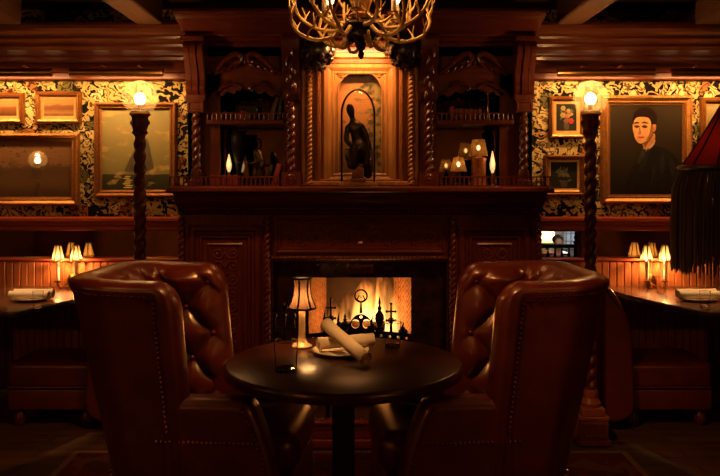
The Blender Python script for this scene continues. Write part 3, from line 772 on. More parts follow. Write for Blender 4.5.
# ================================================================== OVERMANTEL
om = thing('overmantel', (0, 4.65, ZS), 'tall carved mahogany overmantel with arched niche and two mirrored display cabinets', 'overmantel')
d = 4.5; q = d / FPX
A = lambda a: a * q
Zp = lambda py: PZ(py, 4.5)
MB().box(-A(172), A(172), 4.80, WY - .002, ZS, 2.28).build('back_board', M['mahogany'], om)
def uscroll(x0, x1, ys):  # prism of a corbel profile
    return MB().prism(ys, x0, x1, 'x')
for s in (-1, 1):
    xa, xb = sorted((s * A(152.5), s * A(172)))
    xm = (xa + xb) / 2; w = xb - xa
    # outer side wall, corbel, capital, rope column, base block
    sa, sb_ = sorted((s * A(166), s * A(172)))
    MB().box(sa, sb_, 4.5, 4.80, ZS, 2.15).build('side_board', M['mahogany'], om)
    MB().box(xa, xb, 4.5, 4.53, ZS, 2.15).build('stile', M['mahogany'], om)
    sa, sb_ = sorted((s * A(140), s * A(152.5)))
    MB().box(sa, sb_, 4.5, 4.53, ZS, 2.0).build('inner_stile', M['mahogany'], om)
    prof = [(4.505, Zp(96))] + catmull([(4.45, Zp(96)), (4.425, Zp(90)), (4.43, Zp(80)), (4.40, Zp(68)), (4.36, Zp(58)), (4.355, Zp(50)), (4.38, Zp(44))], 5) + [(4.505, Zp(44))]
    cb = MB()
    for k in range(3): cb.prism([(y - (.008 if k == 1 else 0), z) if y < 4.5 else (y, z) for y, z in prof], xa + w * (k * .33 + .02), xa + w * (k * .33 + .31), 'x')
    cb.prism([(min(y + .012, 4.505), z) for y, z in prof], xa, xb, 'x')
    cb.box(xa - .008, xb + .008, 4.34, 4.505, Zp(45), Zp(41))
    cb.build('scroll_corbel', M['mahogany'], om, angle=30)
    cp = MB(); cp.box(xa, xb, 4.43, 4.505, Zp(101), Zp(96)).box(xa + .008, xb - .008, 4.44, 4.505, Zp(113), Zp(101)); cp.frame(xa + .012, xb - .012, Zp(112), Zp(102), [(0, 0), (0, .006), (.008, .006), (.012, 0)], 4.44)
    cp.build('capital', M['mahogany'], om)
    MB().rope((xm, 4.465, Zp(171)), (xm, 4.465, Zp(113)), .026, .05, 2, .3, 16).build('rope_column', M['carved'], om)
    MB().lathe([(.03, ZS - ZS), (.04, 0), (.04, .03), (.03, .04), (.036, .055), (.026, Zp(171) - ZS + .01)], (xm, 4.465, ZS), 16).build('column_base', M['mahogany'], om)
    # inner column beside the niche
    xa, xb = sorted((s * A(60), s * A(76))); xm = (xa + xb) / 2
    MB().box(xa, xb, 4.5, 4.80, ZS, 2.12).build('partition', M['mahogany'], om)
    MB().rope((xm + s * .004, 4.465, Zp(172)), (xm + s * .004, 4.465, Zp(101)), .027, .046, 2, .32, 16).build('rope_column', M['carved'], om)
    cb = MB()
    cb.prism([(4.505, Zp(101))] + catmull([(4.44, Zp(101)), (4.43, Zp(92)), (4.45, Zp(84)), (4.43, Zp(72)), (4.385, Zp(56)), (4.37, Zp(44)), (4.38, Zp(38))], 5) + [(4.505, Zp(38))], xa - .004, xb + .004, 'x')
    for k in range(6): leaf(cb, xm + (k % 2 - .5) * .03, Zp(95 - k * 8), .06, .035, PI / 2 + (k % 2 - .5) * .5, 4.44 - .011 * k, .016)
    cb.build('acanthus_bracket', M['carved'], om)
    bb = MB().box(xa - .008, xb + .008, 4.43, 4.505, ZS, Zp(172)); bb.lathe([(.028, 0), (.03, .004), (.022, .007), (.02, .004), (.008, .005), (.008, .009), (.001, .012)], (0, 0, 0), 18)
    n0 = len(bb.v) - 18 * 7
    bb.xf(Matrix.Translation((xm, 4.43, (ZS + Zp(172)) / 2)) @ Matrix.Rotation(PI / 2, 4, 'X'), n0)
    bb.build('roundel_block', M['mahogany'], om)
    # cabinet opening: shelf, rails, mirrors, pediments
    ca, cb_ = sorted((s * A(76), s * A(152.5)))
    MB().box(ca, cb_, 4.46, 4.80, Zp(125), Zp(120.5)).build('shelf', M['mahogany_x'], om, bevel=.004)
    rl = MB().box(ca, cb_, 4.475, 4.485, Zp(114.5), Zp(113)); n = 16
    for i in range(n + 1): rl.lathe([(.003, 0), (.0055, .010), (.003, .018), (.0055, .026), (.003, Zp(114) - Zp(120.5))], (lerp(ca + .004, cb_ - .004, i / n), 4.48, Zp(120.5)), 8)
    rl.build('gallery_rail', M['mahogany_x'], om)
    la, lb = sorted((s * A(78), s * A(184))); rl = MB().box(la, lb, 4.335, 4.345, ZS + .048, ZS + .056).box(la, lb, 4.33, 4.35, ZS, ZS + .006); n = 24
    for i in range(n + 1): rl.lathe([(.0035, .005), (.006, .016), (.003, .026), (.006, .036), (.003, .05)], (lerp(la + .004, lb - .004, i / n), 4.34, ZS), 8)
    rl.build('lower_gallery_rail', M['mahogany_x'], om)
    MB().box(ca, cb_, 4.792, 4.801, Zp(120), Zp(80)).build('upper_mirror', M['cab_mirror'], om)
    MB().box(ca, cb_, 4.792, 4.801, ZS + .005, Zp(126)).build('lower_mirror', M['cab_mirror'], om)
    MB().box(ca, cb_, 4.5, 4.53, Zp(79), 2.15).build('pediment_board', M['mahogany_x'], om)
    pd = MB(); xm = (ca + cb_) / 2; hw = (cb_ - ca) / 2
    for e in (-1, 1):
        pts = catmull([(xm + e * hw * .96, 4.48, Zp(74)), (xm + e * hw * .75, 4.475, Zp(70)), (xm + e * hw * .5, 4.47, Zp(61)), (xm + e * hw * .25, 4.465, Zp(55)), (xm + e * hw * .1, 4.465, Zp(57)), (xm + e * hw * .13, 4.46, Zp(63)), (xm + e * hw * .22, 4.46, Zp(62))], 5)
        m_ = len(pts); pd.tube(pts, [.008 + .010 * math.sin(PI * i / m_) for i in range(m_)], 8)
        for k in range(4): leaf(pd, xm + e * hw * (.2 + .18 * k), Zp(66 + k * 2.2), .055, .03, PI / 2 + e * .9, 4.478, .016)
    leaf(pd, xm, Zp(60), .06, .05, PI / 2, 4.475, .02)
    pd.build('swan_neck_pediment', M['carved'], om)
    vl = [(ca, Zp(79)), (cb_, Zp(79))] + [(lerp(cb_, ca, t / 20), Zp(88 + 8 * abs(math.cos(PI * t / 20)) + 2.2 * math.cos(t * 1.9))) for t in range(21)]
    va = plate([vl], 4.50, 4.52)
    for e in (-1, 1):
        pts = catmull([(xm + e * hw * .9, 4.495, Zp(95)), (xm + e * hw * .6, 4.49, Zp(88)), (xm + e * hw * .3, 4.49, Zp(84)), (xm + e * hw * .12, 4.49, Zp(88)), (xm + e * hw * .2, 4.49, Zp(91))], 5)
        va.tube(pts, .009, 8); leaf(va, xm + e * hw * .55, Zp(84), .08, .03, e * -.4, 4.497, .014)
    va.build('scroll_valance', M['carved'], om)
    # little columns inside the lower cabinet
    X = s * A(150) * .92; MB().lathe([(.014, 0), (.014, .02), (.008, .03), (.010, .15), (.007, .28), (.015, .30), (.018, .33)], (X, 4.60, ZS), 12).build('cabinet_column', M['carved'], om)
    # carved fruit clusters under the cornice, their silhouette darkness put into a black colour
    fc = MB(); fx = s * A(43); rnd = random.Random(11)
    fc.ball((fx, 4.42, PZ(50, 4.4)), .088, 16, 1, .8, 1.08)
    for k in range(60):
        th = rnd.uniform(0, 2 * PI); ph = math.acos(rnd.uniform(-1, 1)); r = .095
        fc.ball((fx + r * math.sin(ph) * math.cos(th), 4.42 + .8 * r * math.sin(ph) * math.sin(th), PZ(50, 4.4) + 1.08 * r * math.cos(ph)), rnd.uniform(.012, .022), 8)
    fc.build('fruit_cluster', M['black_wood'], om)
# niche surround
NB = 4.58
hw = A(60); zt = Zp(52)
def arch_outline(r, zs, zb, n=20, dx=0): return [(-r, zb), (r, zb)] + [(r * math.cos(PI * i / n), zs + r * math.sin(PI * i / n)) for i in range(n + 1)]
rA = A(21.7); zs = Zp(92)
nb = plate([[(-hw, ZS), (hw, ZS), (hw, zt), (-hw, zt)], arch_outline(rA, zs, ZS + .012)], 4.53, 4.55); nb.build('niche_board', M['honey'], om)
ao = arch_outline(rA, zs, ZS + .012)
ln = MB().loft([[(x, 4.531, z) for x, z in ao], [(x, NB, z) for x, z in ao]], cap=False); ln.build('niche_lining', M['honey'], om)
plate([ao], NB - .004, NB + .004).build('niche_painting', None, om)
for nm_, a0, b0, prof in (('outer_molding', 58.5, 53.5, [(0, 0), (0, .035), (.006, .042), (.022, .042), (.028, .03), (.028, 0)]), ('fluted_molding', 45.5, 58, [(0, 0), (0, .024), (.012, .03), (.030, .030), (.036, .018), (.036, 0)]), ('gilt_molding', 37.5, 62, [(0, 0), (0, .016), (.010, .024), (.030, .022), (.05, .010), (.062, .012), (.07, .004), (.07, 0)])):
    MB().frame(-A(a0), A(a0), ZS + (.0 if a0 > 50 else .004), Zp(b0), prof, 4.531).build(nm_, M['honey'] if a0 < 40 or a0 > 50 else M['red_wood'], om, angle=25)  # outer strip gets lighter wood, its lit orange tone put into the colour
for s in (-1, 1):
    MB().rope((s * A(50.8), 4.492, ZS + .01), (s * A(50.8), 4.492, Zp(58)), .017, .026, 2, .42, 12).build('egg_strip', M['honey'], om)
    bd = MB(); z_ = [ZS + .02 + i * (Zp(62) - ZS - .02) / 79 for i in range(80)]
    bd.loft([[(s * A(41.8) + .0085 * k * math.cos(2 * PI * j / 8), 4.50 + .0085 * k * math.sin(2 * PI * j / 8), z + dz) for j in range(8)] for z in z_ for dz, k in ((-.0032, .35), (0, 1), (.0032, .35))])
    bd.build('bead_strip', M['honey'], om)
sp = MB()
for s in (-1, 1):
    scroll(sp, s * A(19), Zp(74), .018, 1.4, s, PI / 2, 4.526, .004, .002); leaf(sp, s * A(18), Zp(70), .05, .018, s * -.7 + PI / 2, 4.529, .008)
fr_ = MB().frame(-rA - .02, rA + .02, ZS + .004, Zp(68), [(0, 0), (0, .006), (.004, .008), (.008, .004), (.008, 0)], 4.531); sp.add(fr_.v, fr_.f)
sp.tube([(rA * 1.03 * math.cos(PI * i / 24), 4.527, zs + rA * 1.03 * math.sin(PI * i / 24)) for i in range(25)], .005, 8)
for s in (-1, 1): sp.tube([(s * rA * 1.03, 4.527, ZS + .01), (s * rA * 1.03, 4.527, zs)], .005, 8)
sp.build('arch_molding', M['honey'], om)
MB().box(-A(172), A(172), 4.5, 4.53, 2.10, 2.28).build('entablature', M['mahogany_x'], om)
MB().box(-hw, hw, 4.5, 4.53, zt, 2.12).build('niche_header', M['mahogany_x'], om)
oc = [(WY - .003, 2.15), (4.5, 2.15), (4.48, 2.155), (4.47, 2.17), (4.44, 2.178), (4.43, 2.19), (4.40, 2.196), (4.39, 2.208), (4.34, 2.222), (4.29, 2.236), (4.25, 2.25), (4.20, 2.256), (4.19, 2.266), (4.16, 2.27), (4.15, 2.284), (4.16, 2.30), (WY - .003, 2.30)]
MB().prism(oc, -.985, .985, 'x').build('cornice', M['mahogany_x'], om, angle=22)


def niche_paint():
    m, nt, b = base('niche_landscape'); L = nt.links.new
    tc = N(nt, 'ShaderNodeTexCoord'); sp_ = N(nt, 'ShaderNodeSeparateXYZ'); L(tc.outputs['Generated'], sp_.inputs[0])
    r1 = ramp(nt, [(0, (.10, .05, .02)), (.35, (.16, .075, .03)), (.55, (.34, .15, .05)), (.8, (.42, .17, .055)), (1, (.26, .08, .03))]); L(sp_.outputs[2], r1.inputs[0])
    nz = N(nt, 'ShaderNodeTexNoise', _Scale=26.0, _Detail=4.0); L(coords(nt), nz.inputs['Vector'])
    vo = N(nt, 'ShaderNodeTexNoise', _Scale=9.0, _Detail=3.0); L(coords(nt, (1, 1, 2.4)), vo.inputs['Vector'])
    ad = N(nt, 'ShaderNodeMath', operation='MULTIPLY_ADD'); L(sp_.outputs[0], ad.inputs[0]); ad.inputs[1].default_value = .42; L(vo.outputs['Fac'], ad.inputs[2])
    tr = ramp(nt, [(.70, (0, 0, 0)), (.76, (1, 1, 1))]); L(ad.outputs[0], tr.inputs[0])
    fc_ = ramp(nt, [(.4, (.035, .026, .010)), (.6, (.24, .17, .06))]); L(nz.outputs['Fac'], fc_.inputs[0])
    mx = N(nt, 'ShaderNodeMix', data_type='RGBA'); L(tr.outputs[0], mx.inputs[0]); L(r1.outputs[0], mx.inputs[6]); L(fc_.outputs[0], mx.inputs[7])
    L(mx.outputs[2], b.inputs['Base Color']); b.inputs['Roughness'].default_value = .35
    return m
for ch in om.children:
    if ch.name.startswith('niche_painting'): ch.data.materials.clear(); ch.data.materials.append(niche_paint())
light('AREA', 'niche_fill_light', (0, 4.37, 2.14), 6, WARM2, om, sx=.3, sy=.03, to=(0, 4.62, 1.7))  # unseen area light added under the cornice to brighten the niche

# statuette under glass dome on the mantel
dx = PX(358, 4.365); dy = 4.365
st = thing('statuette', (dx, dy, ZS + .026), 'dark bronze statuette of a seated robed figure on a brass plinth', 'statuette')
zb = ZS + .026
pl = MB().rbox(dx - .045, dx + .045, dy - .04, dy + .04, zb, zb + .02, .006).rbox(dx - .034, dx + .034, dy - .032, dy + .032, zb + .02, zb + .085, .006).rbox(dx - .04, dx + .04, dy - .038, dy + .038, zb + .085, zb + .1, .005)
for s in (-1, 1): pl.ball((dx + s * .036, dy - .034, zb + .01), .01, 8)
pl.build('plinth', M['brass'], st)
zb2 = zb + .098
pts = [(.012, 0, .05, .046, .040), (.0, 0, .11, .036, .032), (-.016, 0, .17, .031, .024), (-.028, -.002, .214, .012), (-.038, -.006, .252, .021, .026), (.020, -.006, .17, .017), (.046, -.02, .115, .015), (.058, -.032, .065, .010), (-.050, -.012, .165, .016), (-.058, -.03, .11, .014), (-.026, -.042, .075, .010), (.046, -.028, .045, .034), (.046, -.044, -.03, .022), (-.022, -.036, .046, .034), (-.03, -.044, -.03, .022), (.054, .012, .0, .030), (.046, .024, -.07, .018), (-.042, -.008, .282, .011)]
eds = [(0, 1), (1, 2), (2, 3), (3, 4), (2, 5), (5, 6), (6, 7), (2, 8), (8, 9), (9, 10), (0, 11), (11, 12), (0, 13), (13, 14), (0, 15), (15, 16), (4, 17)]
sf = skin_person('figure', pts, eds, 0); sf.data.materials.append(M['bronze']); sf.parent = st; sf.location = Vector((dx, dy, zb2)) - Vector(st.location); sf.scale = (1.15, 1.0, 1.2)
MB().tube([(dx + .055, dy - .03, zb2 - .02), (dx + .068, dy - .03, zb2 + .15)], [.004, .003], 8).build('staff', M['brass'], st)
gd = thing('glass_dome', (dx, dy, ZS), 'clear glass dome covering the bronze statuette on the mantel', 'glass dome')
MB().lathe([(.108, 0.0006), (.110, .012), (.104, .018), (.100, .0255), (.0, .0255)], (dx, dy, ZS), 32).build('base', M['honey'], gd)
pr = [(.097, .026), (.097, .40)] + [(.097 * math.cos(PI / 2 * i / 10), .40 + .14 * math.sin(PI / 2 * i / 10)) for i in range(1, 11)]
MB().lathe(pr + [(max(r - .002, 1e-4), z - (.002 if z > .3 else 0)) for r, z in pr[::-1]], (dx, dy, ZS), 40, cap=False).build('dome', M['dome_glass'], gd)

# ------------------------------------------------------------------ things in the cabinets
def book(x, y, z, w, dep, h, mat, label, group, lean=0):
    z += .0008
    t = thing('book', (x, y, z), label, 'book', group)
    mb = MB().rbox(-w / 2, w / 2, -dep / 2, -dep / 2 + .004, 0, h, .001).box(-w / 2, -w / 2 + .002, -dep / 2, dep / 2, 0, h).box(w / 2 - .002, w / 2, -dep / 2, dep / 2, 0, h)
    for k in (.2, .8): mb.box(-w / 2 - .0008, w / 2 + .0008, -dep / 2 - .001, -dep / 2, h * k - .003, h * k + .003)
    mb.build('cover', mat, t, local=True)
    MB().box(-w / 2 + .002, w / 2 - .002, -dep / 2 + .004, dep / 2 - .003, .003, h - .003).build('pages', M['paper'], t, local=True)
    t.rotation_euler = (0, lean, 0)
    if lean: t.location.z += abs(math.sin(lean)) * w / 2
    return t
rnd = random.Random(4)
x = PX(214, 4.6); ws = [.02, .026, .018, .024, .02, .028, .02, .022]
names = ['first', 'second', 'third', 'fourth', 'fifth', 'sixth', 'seventh', 'eighth']
zsh = Zp(120.5)
for i, w in enumerate(ws):
    book(x + w / 2, 4.62, zsh, w, .1, [.055, .05, .058, .052, .056, .05, .058, .054][i], M[['book_red', 'book_brown', 'book_red', 'book_red', 'book_brown', 'book_red', 'book_red', 'book_brown'][i]], ('small red' if i in (0, 2, 3, 5, 6) else 'small brown') + ' book, ' + names[i] + ' from the outside on the upper left cabinet shelf', 'small books on the upper left shelf'); x += w + .004
book(PX(270, 4.62), 4.66, zsh, .022, .12, .15, M['book_brown'], 'tall brown book leaning on the upper left cabinet shelf', None, .32)
book(PX(279.5, 4.62), 4.62, zsh, .018, .12, .155, M['book_green'], 'tall dark green book leaning by the niche on the upper left shelf', None, .12)
x = PX(449, 4.6); ws = [.024, .022, .028, .02, .026, .024, .022]
for i, w in enumerate(ws):
    book(x + w / 2, 4.6, zsh, w, .1, [.085, .07, .072, .07, .068, .066, .07][i], M['book_red' if i % 2 == 0 else 'book_brown'], ('red' if i % 2 == 0 else 'brown') + ' book, ' + names[i] + ' from the niche on the upper right cabinet shelf', 'books on the upper right shelf'); x += w + .003
x = PX(213, 4.5); ws = [.03, .028, .026, .03, .028]
for i, w in enumerate(ws):
    book(x + w / 2, 4.45, ZS, w, .09, .062, M['book_red'], 'low red book, ' + names[i] + ' from the outside behind the left mantel rail', 'low red books behind the left mantel rail'); x += w + .004
book(PX(274, 4.44), 4.46, ZS, .026, .1, .125, M['book_red'], 'bright red book leaning beside the roundel block at the niche', None, .25)
book(PX(266, 4.46), 4.52, ZS, .02, .1, .12, M['book_green'], 'dark green book leaning behind the animal figurine', None, .25)
# upright framed card on the upper left shelf
zsh += .0008; t = thing('framed_card', (PX(247, 4.66), 4.66, zsh), 'dark framed card standing on the upper left cabinet shelf', 'picture')
fx = PX(247, 4.66)
MB().frame(fx - .06, fx + .06, zsh, zsh + .11, [(0, 0), (0, .012), (.008, .015), (.014, .006), (.014, 0)], 4.666).build('frame', M['black_wood'], t)
MB().box(fx - .05, fx + .05, 4.655, 4.665, zsh + .01, zsh + .1).build('card', M['book_green'], t)
# black urn vase
vx, vy = PX(239, 4.548), 4.548
vs = thing('urn_vase', (vx, vy, ZS), 'tall black urn vase in the lower left cabinet', 'vase')
MB().lathe([(.034, 0), (.034, .010), (.012, .028), (.010, .06), (.016, .10), (.030, .16), (.044, .22), (.050, .26), (.044, .285), (.036, .298), (.046, .318), (.042, .318), (.032, .298)], (vx, vy, ZS), 24).build('body', M['black'], vs)
for s in (-1, 1): MB().tube(catmull([(vx + s * .03, vy, ZS + .29), (vx + s * .06, vy, ZS + .29), (vx + s * .066, vy, ZS + .25), (vx + s * .05, vy, ZS + .21)], 5), .005, 8).build('handle', M['black'], vs)
# electric candles
def candle(px, d, py0, py1, label):
    X = PX(px, d); t = thing('electric_candle', (X, d, ZS), label, 'candle', 'electric candles in the mantel cabinets')
    zt, zb = PZ(py0, d), PZ(py1, d)
    MB().lathe([(.022, 0), (.022, .006), (.009, .012), (.009, zb - ZS)], (X, d, ZS), 14).build('base', M['brass'], t)
    h = zt - zb
    MB().lathe([(.006, 0), (.014, h * .2), (.016, h * .4), (.010, h * .7), (.002, h)], (X, d, zb), 14).build('flame_bulb', emis('candle_bulb', (1, .66, .28), .8), t)
    light('POINT', 'candle_light', (X, d - .03, (zt + zb) / 2), .08, WARM2, t, .008)
candle(229, 4.54, 154, 172, 'glowing electric candle beside the black urn vase, reflected in the mirror')
candle(492.5, 4.5, 151, 173, 'glowing electric candle right of the two amber shaded lamps')
# animal figurine standing on hind legs with a tray
ax_, ay = PX(260, 4.41), 4.41
af = skin_person('animal_figurine', [(0, 0, .07, .028, .03), (.0, .0, .12, .032, .03), (-.004, -.005, .165, .024), (-.014, -.01, .195, .022, .024), (-.034, -.014, .19, .012), (-.014, 0, .215, .012), (-.03, -.02, .13, .011), (-.055, -.03, .12, .008), (-.07, -.03, .125, .007), (.02, -.025, .13, .011), (.012, -.045, .10, .008), (.016, -.01, .04, .016), (.014, -.012, .008, .01), (-.016, -.01, .04, .016), (-.018, -.014, .008, .01), (.035, .03, .05, .008), (.055, .035, .09, .006)],
                [(0, 1), (1, 2), (2, 3), (3, 4), (3, 5), (1, 6), (6, 7), (7, 8), (1, 9), (9, 10), (0, 11), (11, 12), (0, 13), (13, 14), (0, 15), (15, 16)], 0)
af.data.materials.append(M['bronze']); af.location = (ax_, ay, ZS + .002)
tag(af, 'dark bronze animal figurine reaching out beside the red leaning book', 'figurine')
tr = MB().lathe([(.03, 0), (.034, .004), (.03, .003)], (-.085, -.03, .128), 16); tr.build('tray', M['brass'], af, local=True)
# amber shaded lamps in the lower right cabinet
def shaded(px, d, base_h, sh_top, sh_bot, r0, r1, mat, label):
    X = PX(px, d); t = thing('shaded_table_lamp', (X, d, ZS), label, 'lamp')
    zt, zb = PZ(sh_top, d), PZ(sh_bot, d)
    if base_h == 'drum': MB().lathe([(.05, 0), (.05, .012), (.042, .02), (.042, zb - ZS - .03), (.048, zb - ZS - .02), (.048, zb - ZS - .012), (.008, zb - ZS), (.006, zb - ZS + .02)], (X, d, ZS), 24).build('base', mat, t)
    else: MB().lathe([(.036, 0), (.036, .01), (.014, .022), (.022, .05), (.01, zb - ZS - .01), (.006, zb - ZS + .02)], (X, d, ZS), 20).build('base', mat, t)
    sh = MB(); n = 32; r_ = lambda k: 1 + .035 * (k % 2)
    sh.loft([[(X + r0 * r_(k) * math.cos(2 * PI * k / n), d + r0 * r_(k) * math.sin(2 * PI * k / n), zb) for k in range(n)], [(X + r1 * r_(k) * math.cos(2 * PI * k / n), d + r1 * r_(k) * math.sin(2 * PI * k / n), zt) for k in range(n)]], cap=False)
    sh.build('lamp_shade', M['amber_shade'], t, flat=True)
    MB().ball((X, d, (zt + zb) / 2), .011, 10, 1, 1, 1.4).build('bulb', M['bulb_soft'], t)
    light('POINT', 'shaded_lamp_light', (X, d, lerp(zb, zt, .15)), .34, WARM2, t, .006)
shaded(478.5, 4.52, 'drum', 139.5, 156, .052, .034, M['red_base'], 'larger amber shaded lamp on a red and gold drum base')
shaded(458.5, 4.47, 'slim', 157, 171.5, .046, .026, M['black'], 'smaller amber shaded lamp on a slim black base')
# unlit brass lamp on the upper right shelf
X, Y = PX(488, 4.58), 4.58; zsh += .0008
t = thing('brass_lamp', (X, Y, zsh), 'unlit brass lamp with dark shade on the upper right shelf', 'lamp')
MB().lathe([(.034, 0), (.034, .008), (.012, .02), (.008, .05), (.012, .07), (.006, .09), (.006, .14)], (X, Y, zsh), 20).build('stem', M['brass'], t)
MB().lathe([(.012, .118), (.045, .122), (.052, .130), (.046, .127), (.012, .124)], (X, Y, zsh), 24).build('dish', M['brass'], t)
MB().lathe([(.045, .155), (.040, .235), (.036, .235), (.042, .155)], (X, Y, zsh), 24).build('lamp_shade', M['black'], t)
MB().tube([(X, Y, zsh + .13), (X, Y, zsh + .2)], .005, 8).build('bulb_holder', M['brass'], t)

# ================================================================== WALL PICTURES
def picture(px0, py0, px1, py1, fw, fmat, canvas, label, prof='plain', liner=0, d=4.81, glossy=False, name='framed_painting'):
    x0, z1 = P(px0, py0, d); x1, z0 = P(px1, py1, d); w = fw * d / FPX
    t = thing(name, ((x0 + x1) / 2, WY - .002, z0), label, 'painting')
    y = WY - .002
    if prof == 'plain': pf = [(0, 0), (0, .018), (w * .12, .028), (w * .3, .022), (w * .45, .034), (w * .7, .03), (w * .8, .018), (w, .014), (w, 0)]
    else: pf = [(0, 0), (0, .02), (w * .1, .034), (w * .25, .04), (w * .4, .032), (w * .6, .022), (w * .72, .026), (w * .82, .016), (w, .012), (w, 0)]
    fr = MB().frame(x0, x1, z0, z1, pf, y)
    if prof == 'ornate':
        def beads(a, hgt, r, stp):
            for s in (0, 1):
                n = int((x1 - x0 - 2 * a) / stp)
                for i in range(n): fr.ball((x0 + a + (x1 - x0 - 2 * a) * (i + .5) / n, y - hgt, (z0 + a) if s else (z1 - a)), r, 6, 1.2, .8, 1)
                n = int((z1 - z0 - 2 * a) / stp)
                for i in range(n): fr.ball(((x0 + a) if s else (x1 - a), y - hgt, z0 + a + (z1 - z0 - 2 * a) * (i + .5) / n), r, 6, 1, .8, 1.2)
        beads(w * .25, .038, w * .12, w * .3); beads(w * .78, .02, w * .06, w * .16)
    fr.build('frame', fmat, t, angle=30)
    ix0, ix1, iz0, iz1 = x0 + w, x1 - w, z0 + w, z1 - w
    if liner:
        l = liner * d / FPX
        MB().frame(ix0, ix1, iz0, iz1, [(0, 0), (0, .012), (l, .008), (l, 0)], y).build('liner', M['liner'], t)
        ix0 += l; ix1 -= l; iz0 += l; iz1 -= l
    c = MB().box(ix0 - .002, ix1 + .002, y - .007, y - .002, iz0 - .002, iz1 + .002).build('canvas', canvas, t, flat=True)
    return t, ix0, ix1, iz0, iz1, y - .007


def art(name, stops, scl, amp, spots=None, coat=0.0, coat_ior=1.5, rough=.45, stretch=(1, 1, 1)):
    """Painted canvas: vertical bands broken by brush noise, optional blotches."""
    m, nt, b = base(name); L = nt.links.new
    tc = N(nt, 'ShaderNodeTexCoord'); sp_ = N(nt, 'ShaderNodeSeparateXYZ'); L(tc.outputs['Generated'], sp_.inputs[0])
    nz = N(nt, 'ShaderNodeTexNoise', _Scale=scl, _Detail=5.0, _Distortion=.5); L(coords(nt, stretch), nz.inputs['Vector'])
    ad = N(nt, 'ShaderNodeMath', operation='MULTIPLY_ADD'); L(nz.outputs['Fac'], ad.inputs[0]); ad.inputs[1].default_value = amp
    sb = N(nt, 'ShaderNodeMath', operation='SUBTRACT'); L(sp_.outputs[2], sb.inputs[0]); sb.inputs[1].default_value = amp / 2; L(sb.outputs[0], ad.inputs[2])
    r = ramp(nt, stops); L(ad.outputs[0], r.inputs[0]); out = r.outputs[0]
    if spots:
        vo = N(nt, 'ShaderNodeTexNoise', _Scale=spots[0], _Detail=6.0); L(coords(nt, spots[3] if len(spots) > 3 else (1, 1, 1)), vo.inputs['Vector'])
        tr = ramp(nt, [(spots[1], (0, 0, 0)), (spots[1] + .09, (1, 1, 1))]); L(vo.outputs['Fac'], tr.inputs[0])
        mx = N(nt, 'ShaderNodeMix', data_type='RGBA'); L(tr.outputs[0], mx.inputs[0]); L(out, mx.inputs[6]); mx.inputs[7].default_value = (*spots[2], 1); out = mx.outputs[2]
    L(out, b.inputs['Base Color']); b.inputs['Roughness'].default_value = .7; b.inputs['Specular IOR Level'].default_value = .12
    b.inputs['Coat Weight'].default_value = coat; b.inputs['Coat IOR'].default_value = coat_ior; b.inputs['Coat Roughness'].default_value = .02
    return m


picture(-40, 92.5, 22.5, 123.5, 5.5, M['gold_frame'], art('hill_sunset', [(0, (.05, .022, .008)), (.3, (.12, .045, .015)), (.55, (.16, .06, .02)), (.62, (.27, .15, .05)), (1, (.30, .18, .065))], 9, .35), 'small gilt framed hill landscape cut by the left picture edge, above the wide landscape', liner=2.5)
picture(34, 91, 80, 123.5, 5.5, M['gold_frame'], art('mountain_lake', [(0, (.08, .035, .013)), (.2, (.24, .12, .045)), (.42, (.13, .055, .02)), (.62, (.16, .07, .025)), (.7, (.26, .15, .05)), (1, (.28, .17, .06))], 11, .3), 'small gilt framed mountain landscape above the wide brown landscape painting', liner=2.5)
picture(-40, 133, 78, 206, 9, M['gold_frame'], art('wide_river_land', [(0, (.045, .025, .011)), (.3, (.10, .055, .022)), (.5, (.06, .035, .015)), (.65, (.16, .085, .035)), (1, (.17, .085, .035))], 14, .4, (24, .6, (.035, .02, .01), (1, 1, 3)), coat=1.0, coat_ior=2.6), 'wide glazed landscape in dull browns with broad gilt frame and a globe reflection', prof='ornate')
t, a0, a1, b0, b1, y = picture(93, 102, 176, 197.5, 7.5, M['gold_dark'], art('sea_sky', [(0, (.020, .022, .012)), (.19, (.035, .038, .020)), (.20, (.17, .15, .055)), (.45, (.19, .17, .065)), (.7, (.22, .19, .075)), (1, (.19, .18, .085))], 3, .06, (6.5, .56, (.36, .26, .085), (1, 1, 2.2))), 'seascape with a sailing ship under yellow clouds in a dark gilt frame', prof='ornate')
cx = lerp(a0, a1, .58); w = a1 - a0; h = b1 - b0
sh = MB()
sh.prism([(cx - .10 * w, b0 + h * .19), (cx + .22 * w, b0 + h * .19), (cx + .17 * w, b0 + h * .145), (cx - .06 * w, b0 + h * .145)], y - .002, y, 'y').build('painted_hull', PM('hull_paint', (.02, .014, .007), (.03, .02, .01), .5), t)
sl = MB()
for pts in (((-.20, .23), (-.01, .22), (.0, .66), (-.06, .60)), ((.015, .22), (.19, .27), (.10, .62), (.015, .70)), ((-.21, .22), (-.25, .24), (-.08, .55))):
    sl.prism([(cx + p[0] * w, b0 + p[1] * h) for p in pts], y - .0018, y, 'y')
sl.build('painted_sails', PM('sail_paint', (.075, .062, .026), (.05, .042, .02), .5), t)
gx_ = lerp(a0, a1, .38); g = MB()
for k in range(7): g.prism(circ(gx_ + (.02 * math.sin(k * 2.1)) * w, b0 + h * (.03 + .023 * k), w * (.07 - .004 * k), 12, h * .008), y - .001, y, 'y')
g.build('painted_glitter', PM('glitter_paint', (.55, .42, .15), (.4, .3, .1), .5), t)


